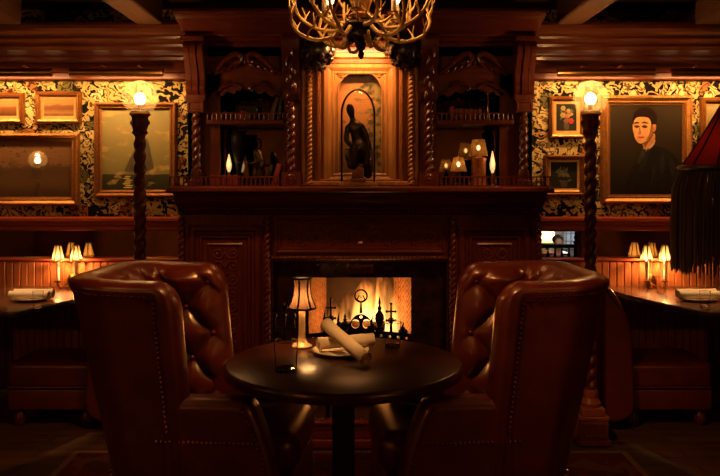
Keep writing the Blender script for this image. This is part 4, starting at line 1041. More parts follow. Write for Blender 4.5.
def flowers(px0, py0, px1, py1, fw, label, rows, seed, fm, prof='ornate', liner=2):
    t, a0, a1, b0, b1, y = picture(px0, py0, px1, py1, fw, fm, art('dark_ground' + str(seed), [(0, (.02, .014, .006)), (.3, (.012, .012, .007)), (1, (.014, .012, .008))], 8, .3), label, prof, liner)
    w = a1 - a0; h = b1 - b0; rn = random.Random(seed)
    lv = MB()
    for k in range(14): leaf(lv, a0 + w * rn.uniform(.25, .75), b0 + h * rn.uniform(.25, .75), h * .2, h * .07, rn.uniform(0, PI), y, .0015)
    lv.build('painted_leaves', PM('leaf_paint', (.045, .06, .02), (.03, .04, .014), .5), t)
    for (u, v, r, c) in rows:
        f = MB()
        for k in range(6): f.ball((a0 + w * u + r * h * .45 * math.cos(k * PI / 3), y - .0008, b0 + h * v + r * h * .45 * math.sin(k * PI / 3)), r * h * .5, 8, 1, .0012 / (r * h * .5), 1)
        f.ball((a0 + w * u, y - .001, b0 + h * v), r * h * .45, 8, 1, .0016 / (r * h * .45), 1)
        f.build('painted_flower', PM('petal_paint', tuple(q * .6 for q in c), tuple(q * .35 for q in c), .7, spec=.1), t)
    vz = MB(); vx_ = a0 + w * .5
    vz.prism([(vx_ - .1 * w, b0 + .04 * h), (vx_ + .1 * w, b0 + .04 * h), (vx_ + .14 * w, b0 + .2 * h), (vx_ + .06 * w, b0 + .3 * h), (vx_ - .06 * w, b0 + .3 * h), (vx_ - .14 * w, b0 + .2 * h)], y - .0012, y, 'y').build('painted_vase', PM('vase_paint', (.05, .035, .015), (.03, .02, .01), .5), t)
flowers(550, 96, 585.5, 138, 4.5, 'small upright painting of coloured flowers in a gilt frame, above the white flower painting',
        [(.34, .84, .10, (.5, .42, .14)), (.6, .74, .09, (.5, .34, .1)), (.32, .58, .11, (.52, .38, .14)), (.56, .56, .10, (.55, .22, .12)), (.72, .36, .12, (.5, .06, .045)), (.5, .36, .09, (.45, .10, .06)), (.74, .62, .07, (.45, .3, .1))], 2, M['gold_frame'], 'plain', 3)
flowers(545, 155, 585.5, 195.5, 5, 'small squarish painting of pale flowers in a gilt frame beside the overmantel',
        [(.4, .62, .09, (.20, .18, .11)), (.55, .66, .08, (.16, .14, .09)), (.48, .5, .09, (.22, .17, .12)), (.32, .48, .07, (.15, .13, .08)), (.62, .48, .07, (.2, .14, .1)), (.5, .76, .06, (.14, .12, .07))], 3, M['gold_frame'], 'ornate', 2)

# portrait
t, a0, a1, b0, b1, y = picture(602, 95, 693.5, 204, 9.5, M['gold_frame'], art('portrait_ground', [(0, (.007, .004, .002)), (.4, (.014, .008, .0035)), (1, (.019, .012, .005))], 5, .6), 'large portrait of a dark haired young man in a black coat, wide gilt frame', 'ornate', 0)
w = a1 - a0; h = b1 - b0
def pt_(u, v): return (lerp(a0, a1, u), lerp(b0, b1, .955 - (.955 - v) * lerp(1.0, 1.10, clamp((v - .45) / .15))))
def shape(pts, n=5): return [pt_(*p) for p in catmull(pts, n, True)]
def paint(name, outlines, lift, c, c2=None, nz=14):
    mb = MB()
    for o in outlines: mb.prism(o, y - lift, y, 'y')
    return mb.build(name, PM(name + '_paint', c, c2, .85, 0, (nz, nz, nz), 3, spec=.05), t, flat=True)
paint('painted_coat', [shape([(.16, -.0), (.22, .12), (.30, .27), (.42, .42), (.50, .52), (.60, .57), (.72, .55), (.84, .49), (.95, .36), (1.0, .2), (1.0, .0), (.6, -.0)])], .0008, (.006, .0055, .005), (.012, .010, .008), 8)
paint('painted_neck', [shape([(.455, .60), (.49, .53), (.515, .50), (.60, .585), (.625, .70), (.52, .70)])], .0010, (.40, .20, .085), (.26, .12, .045))
paint('painted_neck_shadow', [shape([(.46, .62), (.49, .56), (.52, .60), (.58, .66), (.60, .71), (.52, .69)], 4)], .0011, (.16, .065, .025))
paint('painted_collar', [shape([(.458, .545), (.475, .515), (.505, .475), (.56, .535), (.61, .59), (.63, .64), (.605, .62), (.56, .565), (.51, .51), (.48, .54)], 4)], .0012, (.42, .28, .13), (.30, .19, .08))
paint('painted_tie', [shape([(.46, .53), (.50, .51), (.47, .42), (.40, .34), (.38, .36), (.42, .45)], 4)], .0012, (.03, .03, .026), (.018, .018, .016))
paint('painted_lapel', [shape([(.50, .50), (.56, .54), (.52, .40), (.44, .26), (.40, .28), (.46, .38)], 4), shape([(.43, .52), (.40, .46), (.34, .34), (.33, .36), (.38, .47)], 4)], .0012, (.018, .015, .012))
paint('painted_face', [shape([(.32, .80), (.318, .74), (.335, .70), (.35, .655), (.39, .615), (.44, .605), (.52, .64), (.575, .69), (.60, .75), (.60, .82), (.57, .88), (.46, .91), (.36, .885)])], .0014, (.50, .27, .115), (.40, .19, .075), 10)
paint('painted_ear', [shape([(.595, .775), (.615, .80), (.64, .79), (.635, .745), (.61, .72), (.595, .735)], 4)], .0016, (.44, .19, .085), (.30, .11, .045))
paint('painted_shadow', [shape([(.575, .80), (.60, .77), (.595, .73), (.56, .67), (.50, .635), (.54, .69), (.56, .75)], 4)], .0016, (.24, .10, .038))
paint('painted_hair', [shape([(.315, .84), (.33, .80), (.335, .83), (.37, .865), (.45, .875), (.53, .865), (.565, .83), (.58, .775), (.60, .80), (.635, .80), (.655, .86), (.63, .92), (.56, .965), (.46, .975), (.37, .945), (.33, .90)], 4)], .0018, (.007, .004, .0025), (.014, .007, .004))
paint('painted_eyes', [shape([(.335, .776), (.375, .792), (.412, .776), (.375, .762)], 4), shape([(.44, .776), (.48, .793), (.525, .772), (.48, .760)], 4)], .0018, (.06, .028, .013))
paint('painted_brows', [shape([(.328, .808), (.37, .826), (.415, .812), (.37, .806)], 4), shape([(.435, .812), (.48, .828), (.54, .806), (.48, .808)], 4)], .0018, (.05, .02, .009))
paint('painted_folds', [shape([(.70, .40), (.74, .45), (.76, .34), (.72, .22), (.70, .28)], 4), shape([(.82, .36), (.86, .40), (.90, .28), (.86, .2), (.84, .28)], 4), shape([(.60, .30), (.63, .36), (.62, .22), (.57, .12)], 4)], .0012, (.022, .020, .016), (.010, .009, .008), 20)
paint('painted_nose', [shape([(.415, .79), (.425, .74), (.435, .705), (.40, .698), (.385, .706), (.40, .715), (.405, .76)], 4)], .0018, (.30, .13, .05))
paint('painted_mouth', [shape([(.375, .668), (.40, .675), (.42, .672), (.45, .677), (.485, .666), (.43, .655)], 4)], .0018, (.30, .06, .03))
picture(702, 97, 770, 160, 6, M['gold_frame'], art('green_still', [(0, (.03, .02, .01)), (.5, (.10, .09, .04)), (1, (.25, .2, .1))], 9, .4), 'gilt framed picture cut by the right edge, behind the red fringed shade', liner=2)

# picture lights
def picture_light(px0, px1, label):
    d = 4.62; x0, x1 = PX(px0, d), PX(px1, d); z = PZ(72.5, d); xm = (x0 + x1) / 2
    t = thing('picture_light', (xm, d, z), label, 'picture light', 'picture lights under the cornice')
    rings = []
    for x, k in ((x0, .2), (x0, 1), (x1, 1), (x1, .2)): rings.append([(x, d + .026 * k * math.cos(PI * (.30 + 1.12 * j / 10)), z + .026 * k * math.sin(PI * (.30 + 1.12 * j / 10))) for j in range(11)])
    MB().loft(rings, closed=False).build('reflector', M['brass'], t)
    n = max(2, int((x1 - x0) / .14))
    for i in range(2 if n < 3 else 3):
        X = lerp(x0, x1, (i + .5) / (2 if n < 3 else 3))
        MB().tube([(X - .045, d + .006, z + .004), (X + .045, d + .006, z + .004)], .008, 8).build('bulb', M['bulb_soft'], t)
    for X in (lerp(x0, x1, .3), lerp(x0, x1, .7)): MB().tube(catmull([(X, d + .01, z + .025), (X, 4.68, z + .05), (X, 4.75, z + .045), (X, 4.79, z + .035)], 4), .006, 8).build('bracket', M['brass'], t)
    L_ = light('AREA', 'picture_light_glow', (xm, d + .014, z - .004), 4.6 * (x1 - x0) / .5, WARM2, t, sx=x1 - x0 - .03, sy=.03, to=(xm, 4.84, z - .28), spread=2.6)
picture_light(-60, 53, 'brass picture light at the left picture edge over two small landscapes')
picture_light(70, 163.5, 'brass picture light over the sailing ship seascape')
picture_light(557, 654, 'brass picture light over the flower paintings and the portrait')
picture_light(671, 770, 'brass picture light at the right picture edge past the portrait')

# ================================================================== POST LAMPS
def post_lamp(x, y, label, gz=None):
    gz = gz or PZ(98, 4.2)
    k = gz - PZ(98, 4.2)
    t = thing('post_lamp', (x, y, 0), label, 'lamp', 'globe lamps on twisted posts')
    p = MB().box(x - .085, x + .085, y - .085, y + .085, 0, .03).box(x - .075, x + .075, y - .075, y + .075, .03, .13).box(x - .08, x + .08, y - .08, y + .08, .13, .15).box(x - .062, x + .062, y - .062, y + .062, .15, .19)
    p.frame(x - .06, x + .06, .045, .12, [(0, 0), (0, .006), (.01, .008), (.016, 0)], y - .075)
    p.build('plinth', M['red_wood'], t, bevel=.005)
    MB().lathe([(.05, .19), (.054, .21), (.036, .235), (.04, .26), (.034, .28)], (x, y, 0), 20).build('collar', M['red_wood'], t)
    ztop = PZ(134, 4.2) + k
    MB().rope((x, y, .275), (x, y, ztop), .031, .066, 2, .36, 20).build('twisted_post', M['mahogany'], t)
    c = MB().lathe([(.034, -.005), (.044, .006), (.036, .02), (.046, .05), (.042, .085), (.05, .105), (.05, .118), (.03, .125)], (x, y, ztop), 20)
    for a in range(6): c.ball((x + .046 * math.cos(a * PI / 3), y + .046 * math.sin(a * PI / 3), ztop + .06), .008, 8, 1, 1, 1.8)
    c.build('capital', M['mahogany'], t)
    MB().lathe([(.05, 0), (.056, .008), (.05, .018), (.045, .02)], (x, y, gz - .095), 20).build('fitter', M['brass'], t)
    g = MB().lathe([(.092 * math.sin(a), -.092 * math.cos(a)) for a in [.55 + (PI - .55) * i / 18 for i in range(19)]], (x, y, gz), 32, cap=False).build('globe', M['globe'], t)
    MB().ball((x, y, gz - .005), .029, 16, 1, 1, 1.1).build('bulb', M['bulb'], g)
    MB().lathe([(.012, -.085), (.012, -.03)], (x, y, gz), 12).build('socket', M['brass'], g)
    light('POINT', 'globe_light', (x, y, gz + .045), 5, WARM2, t, .012)
post_lamp(PX(140, 4.2), 4.2, 'glowing globe lamp on a twisted wooden post before the ship seascape')
post_lamp(PX(590.5, 4.2), 4.2, 'glowing globe lamp on a twisted wooden post between flower paintings and portrait')
post_lamp(PX(38, 1) * 8.1, 4.845 * 2 - 8.1, 'globe lamp on a shorter post at the left, outside the frame, reflected in the landscape', PZ(160, 1) if False else H + 15 * 8.1 / FPX)

# ================================================================== SCONCES
def sconce(px_c, label):
    d = 4.73; t = thing('wall_sconce', (PX(px_c, d), 4.83, PZ(286, d)), label, 'wall sconce', 'twin sconces above the booth tables')
    xc = PX(px_c, d); zp = PZ(284, d)
    MB().lathe([(.001, 0), (.03, .002), (.034, .008), (.022, .014), (.012, .02), (.001, .022)], (0, 0, 0), 24).xf(Matrix.Translation((xc, 4.829, zp)) @ Matrix.Rotation(PI / 2, 4, 'X') @ Matrix.Scale(1.5, 4, (0, 1, 0))).build('backplate', M['brass'], t)
    for s in (-1, 1):
        x = xc + s * 9 * d / FPX
        MB().tube(catmull([(xc, 4.82, zp), (xc + s * .01, 4.77, zp - .02), (xc + s * .035, 4.74, zp - .024), (x, d, zp - .006), (x, d, zp + .012)], 6), .0055, 10).build('arm', M['brass'], t)
        MB().lathe([(.006, 0), (.02, .006), (.022, .012), (.012, .014)], (x, d, zp + .008), 16).build('drip_cup', M['brass'], t)
        MB().lathe([(.010, 0), (.010, PZ(260.5, d) - zp - .02)], (x, d, zp + .02), 14).build('candle', M['candle'], t)
        zb, zt = PZ(259, d), PZ(245.5, d)
        cr = MB().tube([(x + .03 * math.cos(2 * PI * i / 20), d + .03 * math.sin(2 * PI * i / 20), zb - .008) for i in range(20)], .0028, 6, True)
        for i in range(10): cr.ball((x + .031 * math.cos(2 * PI * i / 10), d + .031 * math.sin(2 * PI * i / 10), zb - .012), .005, 6)
        for i in range(3): cr.tube([(x, d, zb - .006), (x + .03 * math.cos(2 * PI * i / 3), d + .03 * math.sin(2 * PI * i / 3), zb - .006)], .002, 6)
        cr.build('shade_carrier', M['brass'], t)
        s_ = MB().lathe([(.037, zb), (.0255, lerp(zb, zt, .5)), (.0175, zt)], (x, d, 0), 20, cap=False).build('lamp_shade', M['sconce_shade'], t)
        rb = MB().tube([(x + .0365 * math.cos(2 * PI * i / 20), d + .0365 * math.sin(2 * PI * i / 20), zb) for i in range(20)], .0025, 6, True).tube([(x + .018 * math.cos(2 * PI * i / 20), d + .018 * math.sin(2 * PI * i / 20), zt) for i in range(20)], .0025, 6, True)
        for i in range(6):
            a = 2 * PI * (i + .3) / 6; rb.tube([(x + r * math.cos(a), d + r * math.sin(a), z) for r, z in ((.0375, zb), (.026, lerp(zb, zt, .5)), (.018, zt))], .0034, 6)
        rb.build('shade_trim', M['black'], s_)
        MB().ball((x, d, lerp(zb, zt, .6)), .007, 10, 1, 1, 1.8).build('bulb', M['bulb_soft'], t)
        light('POINT', 'sconce_light', (x, d, zb + .002), 14, WARM2, t, .006)
sconce(67, 'brass twin candle sconce with lit cream shades, on the left panelling')
sconce(656, 'brass twin candle sconce with lit cream shades, on the right panelling')

# ================================================================== BOOTHS
def side(s): return 'left' if s < 0 else 'right'
for s in (-1, 1):
    X = lambda a: s * a
    tb = thing('booth_bench', (X(1.66), 4.58, 0), 'brown leather booth bench under the ' + side(s) + ' booth table', 'bench')
    def bx(mb, x0, x1, *r, **k):
        a, b = sorted((X(x0), X(x1))); return mb.rbox(a, b, *r, **k)
    bx(MB(), 1.5, 1.985, 4.42, 4.822, .215, .365, r=.035, n=4).build('seat_cushion', M['bench_leather'], tb)
    bx(MB(), 1.5, 1.985, 4.43, 4.822, .095, .213, r=.012).build('seat_base', M['bench_leather'], tb)
    pp = MB()
    for zz in (.352, .225): pp.tube([(X(1.51), 4.424 + (.01 if zz > .3 else 0), zz), (X(1.975), 4.424 + (.01 if zz > .3 else 0), zz)], .005, 8)
    pp.build('piping', M['bench_leather'], tb)
    prof = catmull([(1.34, .1), (1.50, .1), (1.51, .3), (1.505, .45), (1.495, .56), (1.445, .70), (1.40, .775), (1.365, .80), (1.338, .785), (1.33, .6)], 5, True)
    MB().pillow([(X(a), b) for a, b in prof], 4.33, 4.822, .02, 'y').build('backrest', M['bench_leather'], tb)
    for xx in (1.55, 1.93):
        for yy in (4.47, 4.78): MB().lathe([(.018, 0), (.032, .02), (.035, .05), (.022, .075), (.028, .096)], (X(xx), yy, 0), 14).build('foot', M['mahogany'], tb)
    bt = thing('booth_table', (X(2.2), 4.3, 0), 'polished booth table with dark edge below the ' + side(s) + ' sconce', 'table')
    poly = [(1.455, 4.82), (1.50, 4.46), (1.713, 3.88), (2.55, 3.88), (2.78, 4.46), (2.8, 4.82)]
    MB().pillow([(X(a), b) for a, b in poly], .712, .738, .006, 'z', 3).build('edge_band', M['black_wood'], bt, angle=30)
    ins = [(1.463, 4.812), (1.51, 4.46), (1.72, 3.89), (2.543, 3.89), (2.77, 4.46), (2.79, 4.812)]
    MB().prism([(X(a), b) for a, b in ins], .737, .741, 'z').build('table_top', M['booth_top'], bt, flat=True)
    MB().lathe([(.19, 0), (.19, .015), (.05, .04), (.04, .06), (.04, .66), (.09, .7), (.14, .712)], (X(2.24), 4.3, 0), 24).build('pedestal', M['black_wood'], bt)


def plate_thing(x, y, z, r, label, dinner=None):
    return tag(MB().lathe([(r * .6, 0), (r * .62, .003), (r * .7, .004), (r, .014), (r, .017), (r * .68, .008), (0, .0065)], (x, y, z), 40).build('plate', M['china'], origin=(x, y, z)), label, 'plate')


def napkin(p0, p1, r, label, group=None, seed=0):
    """Rolled linen napkin: a spiral roll between two points, slightly uneven, with a band."""
    p0, p1 = Vector(p0), Vector(p1); ax = (p1 - p0).normalized(); u = Vector((0, 0, 1)) - ax * ax.z; u.normalize(); w = ax.cross(u)
    rn = random.Random(seed); rings = []; n = 28; m = 14
    for i in range(m + 1):
        t = i / m; c = p0.lerp(p1, t); k = 1 + .03 * math.sin(t * 9 + seed) + (.05 if i in (0, m) else 0)
        rings.append([tuple(c + (u * math.cos(2 * PI * j / n) + w * math.sin(2 * PI * j / n)) * r * k * (1 + .05 * ((j / n + seed * .13 + t * .12) % 1) - .02)) for j in range(n)])
    t_ = thing('rolled_napkin', tuple((p0 + p1) / 2 - Vector((0, 0, r))), label, 'napkin', group)
    MB().loft(rings, cap=False).build('roll', M['cloth'], t_)
    for e, c in ((-1, p0), (1, p1)):
        pts = []
        for i in range(44):
            a = i / 43 * 2 * PI * 2.6; q = r * (1.0 - .85 * i / 43)
            pts.append(tuple(c - ax * .001 * e * -1 + (u * math.cos(a) + w * math.sin(a)) * q))
        so = MB().loft([pts, [tuple(Vector(p) - ax * e * .03) for p in pts]], closed=False).build('inner_fold', M['cloth'], t_)
        so.modifiers.new('thick', 'SOLIDIFY').thickness = .0015
    return t_


def tumbler(x, y, z, r, h, label, rb=None, facets=0, name='whisky_glass'):
    rb = rb or r * .88; n = 40
    t = thing(name, (x, y, z), label, 'glass')
    MB().lathe([(rb, .010), (r, h)], (x, y, z), n, cap=False).build('wall', M['tumbler_glass'], t)
    MB().lathe([(rb * .92, 0), (rb, .003), (rb * 1.0, .012), (rb * .8, .0145), (0, .013)], (x, y, z), n).build('base', M['glass'], t)
    MB().tube([(x + r * math.cos(2 * PI * i / n), y + r * math.sin(2 * PI * i / n), z + h) for i in range(n)], .0014, 8, True).build('rim', M['glass'], t)
    return t


ZT = .74
# booth table settings
zt2 = .7415
for s, (pxa, pxb) in ((-1, (12, 52)), (1, (677, 717))):
    d = 4.26; xm = PX((pxa + pxb) / 2, d)
    plate_thing(xm, d, zt2, .105, 'cream plate carrying two napkins on the ' + side(s) + ' booth table')
    hl = (pxb - pxa) / 2 * d / FPX
    napkin((xm - hl, d - .03, zt2 + .034), (xm + hl * .96, d - .035, zt2 + .034), .021, 'rolled cream napkin at the front of the ' + side(s) + ' booth table plate', None, 3)
    napkin((xm - hl * .95, d + .018, zt2 + .036), (xm + hl, d + .022, zt2 + .036), .023, 'rolled cream napkin at the back of the ' + side(s) + ' booth table plate', None, 5)
tumbler(PX(661, 4.52), 4.52, zt2, .028, .095, 'clear tumbler below the right sconce on the booth table')
tumbler(PX(705, 4.02), 4.02, zt2, .026, .085, 'clear tumbler in front of the napkin plate on the right booth table')
tumbler(PX(38, 4.02), 4.02, zt2, .026, .085, 'clear tumbler in front of the napkin plate on the left booth table')

# ================================================================== CENTRE TABLE
tcx, tcy, tr_ = PX(343.5, 2.9), 2.885, .435
ct = thing('round_table', (tcx, tcy, 0), 'round dark wooden table on a black pedestal between the two armchairs', 'table')
MB().lathe([(tr_ - .03, .695), (tr_ - .004, .70), (tr_, .708), (tr_, .728), (tr_ - .006, .736), (tr_ - .012, .74), (.001, .74)], (tcx, tcy, 0), 96).build('table_top', M['table_wood'], ct, angle=50)
MB().lathe([(.05, .03), (.052, .06), (.041, .08), (.041, .62), (.05, .64), (.06, .66), (.11, .68), (.16, .696)], (tcx, tcy, 0), 32).build('pedestal', M['black_wood'], ct)
MB().lathe([(.19, .0085), (.19, .018), (.15, .026), (.06, .04)], (tcx, tcy, 0), 48).build('foot', M['black_wood'], ct)

# table lamp
lx, ly = PX(302, 3.11), 3.11; q = 3.11 / FPX
tl = thing('table_lamp', (lx, ly, ZT), 'lit table lamp with black ribbed cream shade on the round table', 'lamp')
MB().lathe([(.040, 0), (.040, .006), (.036, .011), (.024, .018), (.0155, .03), (.0135, .05), (.0125, .12), (.0135, .15), (.009, .158), (.005, .165)], (lx, ly, ZT), 32).build('base', PM('lamp_brass', (.80, .58, .30), (.72, .48, .22), .3, .25, (5, 5, 5), 4), tl)
zb, zt = ZT + .155, ZT + .272
pf = lambda t: lerp(.054, .036, t) - .012 * math.sin(PI * t)
so = MB().lathe([(pf(i / 10), lerp(zb, zt, i / 10)) for i in range(11)], (lx, ly, 0), 32, cap=False).build('lamp_shade', M['table_shade'], tl)
rb = MB()
for z, r in ((zb, pf(0)), (zt, pf(1))): rb.tube([(lx + r * math.cos(2 * PI * i / 28), ly + r * math.sin(2 * PI * i / 28), z) for i in range(28)], .0045, 8, True)
for i in range(6):
    a = 2 * PI * (i + .25) / 6; rb.tube([(lx + pf(k / 8) * math.cos(a), ly + pf(k / 8) * math.sin(a), lerp(zb, zt, k / 8)) for k in range(9)], .0036, 6)
rb.build('shade_ribs', M['black'], so)
MB().ball((lx, ly, lerp(zb, zt, .34)), .013, 14, 1, 1, 1.3).build('bulb', emis('table_lamp_bulb', (1, .62, .26), 22), tl)
light('POINT', 'table_lamp_light', (lx, ly, lerp(zb, zt, .34)), 7, WARM2, tl, .033)
tumbler(PX(286, 2.73), 2.73, ZT, .042, .105, 'whisky tumbler at the front of the round table near the lamp', .037)
tumbler(PX(392.5, 3.1), 3.1, ZT, .035, .10, 'clear tumbler right of the crossed napkins on the round table', .03)
plx, ply = PX(341, 3.0), 3.0
plate_thing(plx, ply, ZT, .108, 'cream plate under two crossed napkins on the round table')
napkin((PX(318, 2.985), 2.985, ZT + .040), (PX(373, 3.06), 3.06, ZT + .043), .0225, 'rolled napkin lying flat on the plate, the lower of two crossed', None, 1)
n0, n1 = Vector((PX(326.5, 3.03), 3.03, ZT + .078)), Vector((PX(366, 2.80), 2.80, ZT + .0255))
n0.z = ZT + .105
napkin(tuple(n0), tuple(n1), .024, 'rolled napkin crossing over the other and leaning off the plate', None, 2)

# ================================================================== ARMCHAIRS
def build_chair(label):
    t = thing('tufted_armchair', (0, 0, 0), label, 'armchair', 'tufted leather armchairs at the round table')
    W, XB, XF, R, HT, T = .35, -.44, .0, .20, 1.047, .10
    path = []; n = 26
    for i in range(n): path.append((lerp(XF, XB + R, i / n), -W))
    m = 22
    for i in range(m): a = -PI / 2 - PI / 2 * i / m; path.append((XB + R + R * math.cos(a), -W + R + R * math.sin(a)))
    for i in range(n): path.append((XB, lerp(-W + R, W - R, i / n)))
    for i in range(m): a = PI - PI / 2 * i / m; path.append((XB + R + R * math.cos(a), W - R + R * math.sin(a)))
    for i in range(n + 1): path.append((lerp(XB + R, XF, i / n), W))
    # finer spacing at the two open ends
    def dense(p0, p1): return [(lerp(p0[0], p1[0], k / 8), p0[1]) for k in range(8)]
    path = dense(path[0], path[1]) + dense(path[1], path[2]) + path[2:-3] + dense(path[-3], path[-2]) + dense(path[-2], path[-1]) + [path[-1]]
    S_ = [0.0]
    for i in range(1, len(path)): S_.append(S_[-1] + math.dist(path[i], path[i - 1]))
    L = S_[-1]
    nrm = []
    for i in range(len(path)):
        a, b = path[max(0, i - 1)], path[min(len(path) - 1, i + 1)]
        dx, dy = b[0] - a[0], b[1] - a[1]; l = math.hypot(dx, dy); nrm.append((dy / l * 1.0, -dx / l))
    # make sure normals point outwards
    if nrm[0][1] > 0: nrm = [(-a, -b) for a, b in nrm]
    rx, rz = .085, .11
    lean = lambda x, z: x + (1 - z / HT) * (.24 * clamp(-(x - .02) / .38) + .085 * clamp((x + .25) / .25))
    dS, dZ = .106, .105; sm = L / 2
    crown = lambda tt: .010 * smooth(.10, .50, tt)
    def hgt(tt): return HT + crown(tt) if tt >= rx else HT - rz * (1 - math.sqrt(max(0, 1 - ((rx - tt) / rx) ** 2)))
    def tuft(s, z, tt, h):
        a = (s - sm) / dS; b = (z - .762) / dZ
        u, v = (a + b) / 2 * 1.0, (a - b) / 2 * 1.0
        f = abs(math.sin(PI * (u))) * abs(math.sin(PI * (v)))
        f = f ** .5
        return f * .046 * smooth(.0, .1, tt) * smooth(.01, .07, h - z)
    rings = []; N1, N2, N3 = 30, 12, 64
    for i, (x, y) in enumerate(path):
        s = S_[i]; tt = min(s, L - s); h = hgt(tt); nx, ny = nrm[i]
        k = 1.0 if tt > .05 else math.sqrt(max(.0009, 1 - ((.05 - tt) / .05) ** 2))
        ring = []
        def put(u, z):
            u2 = -T / 2 + (u + T / 2) * k
            px, py = x + nx * u2, y + ny * u2
            ring.append((lean(px, z), py, z))
        for j in range(N1 + 1):
            z = lerp(.10, h - .034, j / N1); e = min((h - z) * 2.05, tt)
            put(.009 * smooth(.084, .068, e), z)
        for j in range(1, N2):
            th = PI * j / N2; put(-T / 2 + (T / 2 + .009) * math.cos(th) if th < PI / 2 else -T / 2 + (T / 2 + .012) * math.cos(th), h - .034 + .034 * math.sin(th))
        for j in range(N3 + 1):
            z = lerp(h - .034, .40, j / N3); put(-T - .012 * smooth(.1, .05, h - z) - tuft(s, z, tt, h), z)
        rings.append(ring)
    MB().loft(rings).build('back_and_wings', M['leather'], t, local=True, angle=70)
    # tufting buttons
    bt = MB()
    for ia in range(-6, 7):
        for ib in range(-3, 4):
            if (ia + ib) % 2: continue
            s = sm + ia * dS; z = .762 + ib * dZ
            if z < .45 or z > HT - .062 or s < .065 or s > L - .065: continue
            i = min(range(len(path)), key=lambda q: abs(S_[q] - s)); x, y = path[i]; nx, ny = nrm[i]
            u = -T - .004; px, py = x + nx * u, y + ny * u
            MB().ball((lean(px, z), py, z), .0115, 10).build('tufting_button', M['leather'], t, local=True)
    # nail-head trim round the outside of the shell
    nl = MB(); step = .0165
    def outer(s, z):
        i = min(range(len(path)), key=lambda q: abs(S_[q] - s)); x, y = path[i]; nx, ny = nrm[i]
        px, py = x + nx * .002, y + ny * .002; return (lean(px, z), py, z)
    pts = []
    s = .112
    while s <= L - .112: pts.append(outer(s, hgt(min(s, L - s)) - .048)); s += step
    for ss in (.080, L - .080):
        z = HT - .088
        while z > .535: pts.append(outer(ss, z)); z -= step
    for s_, z in ((.086, HT - .072), (.098, HT - .060)): pts += [outer(s_, z), outer(L - s_, z)]
    for p in pts: nl.ball(p, .0062, 6)
    nl.build('nailhead_trim', M['nail'], t, local=True)
    # arms
    ol = [(-.06, .1)] + catmull([(.325, .1), (.350, .25), (.342, .40), (.318, .50), (.290, .58), (.266, .632), (.240, .650), (.20, .654), (.10, .654), (-.02, .653)], 4) + [(-.06, .652)]
    for e in (-1, 1):
        a, b = sorted((e * .236, e * .352))
        MB().pillow(ol, a, b, .034, 'y', 6).build('arm', M['leather'], t, local=True, angle=60)
        yy = e * .3525
        for row in ([(lerp(-.060, .268, i / 21), .513) for i in range(22)], even(catmull([(.228, .632), (.258, .575), (.286, .50), (.310, .41), (.322, .26), (.314, .13)], 12), .0165)):
            tr = MB()
            for x, z in row: tr.ball((x, yy, z), .0062, 6)
            tr.build('arm_nailhead_trim', M['nail'], t, local=True)
    # seat
    o = []
    for cx, cy, a0 in ((.40 - .07, -.232 + .07, -PI / 2), (.40 - .07, .232 - .07, 0), (-.27 + .05, .232 - .05, PI / 2), (-.27 + .05, -.232 + .05, PI)):
        r = .07 if cx > 0 else .05
        for k in range(7): o.append((cx + r * math.cos(a0 + PI / 2 * k / 6), cy + r * math.sin(a0 + PI / 2 * k / 6)))
    mb = MB().pillow(o, .36, .50, .055, 'z', 7)
    mb.v = [(x, y, z + (.03 * (1 - (y / .25) ** 2) * (1 - ((x - .07) / .36) ** 2) if z > .43 else 0)) for x, y, z in mb.v]
    mb.build('seat_cushion', M['leather'], t, local=True, angle=80)
    MB().rbox(-.29, .385, -.236, .236, .10, .36, .02).build('seat_base', M['leather'], t, local=True)
    for x in (-.2, .32):
        for y in (-.27, .27): MB().lathe([(.016, 0), (.03, .02), (.033, .055), (.022, .085), (.03, .105)], (x, y, 0), 16).build('foot', M['mahogany'], t, local=True)
    return t
ch = build_chair('tufted oxblood leather armchair left of the round table, facing right')
ch.location = (-.594, 3.0, .008); ch.rotation_euler = (0, 0, -.09)
ch2 = copy_tree(ch)
ch2.location = (.446, 3.0, .008); ch2.rotation_euler = (0, 0, PI + .09)
ch2['label'] = 'tufted oxblood leather armchair right of the round table, facing left'

# rug
rg = thing('rug', (-.05, 2.8, 0), 'dark red patterned rug with pale border under the armchairs', 'rug')
MB().box(-1.43, 1.33, 1.64, 4.0, 0, .007).build('field', rug_mat(), rg)
MB().frame(-1.46, 1.36, 0, 2.42, [(0, 0), (0, .007), (.03, .007), (.03, 0)], 0).xf(Matrix.Translation((0, 1.61, 0)) @ Matrix(((1, 0, 0, 0), (0, 0, 1, 0), (0, -1, 0, 0), (0, 0, 0, 1)))).build('border', PM('rug_border', (.20, .10, .05), (.13, .06, .03), .95, 0, (30, 30, 30), 5), rg)

# ================================================================== CHANDELIER
cd = 3.0; ccx = PX(361, cd); zc = PZ(26, cd)
cl = thing('antler_chandelier', (ccx, cd, zc - .12), 'gilt antler chandelier with candle bulbs hanging before the niche', 'chandelier')
hb = MB().lathe([(.001, -.128), (.008, -.122), (.013, -.11), (.008, -.095), (.018, -.085), (.024, -.07), (.02, -.055), (.055, -.044), (.084, -.018), (.088, .0), (.066, .014), (.03, .018)], (ccx, cd, zc), 24)
rnd = random.Random(3)
for i in range(8):
    for k in range(2):
        a = 2 * PI * (i + .5 * k) / 8; leaf_r = .06 - .018 * k; hb.ball((ccx + leaf_r * math.cos(a), cd + leaf_r * math.sin(a), zc - .02 - .025 * k), .017, 8, 1, 1, 1.4)
hb.build('hub', M['bronze'], cl)
MB().lathe([(.03, .016), (.045, .025), (.05, .04), (.03, .055), (.035, .075), (.046, .10), (.03, .12), (.012, .13), (.010, CZ - zc)], (ccx, cd, zc), 20).build('stem', M['brass'], cl)
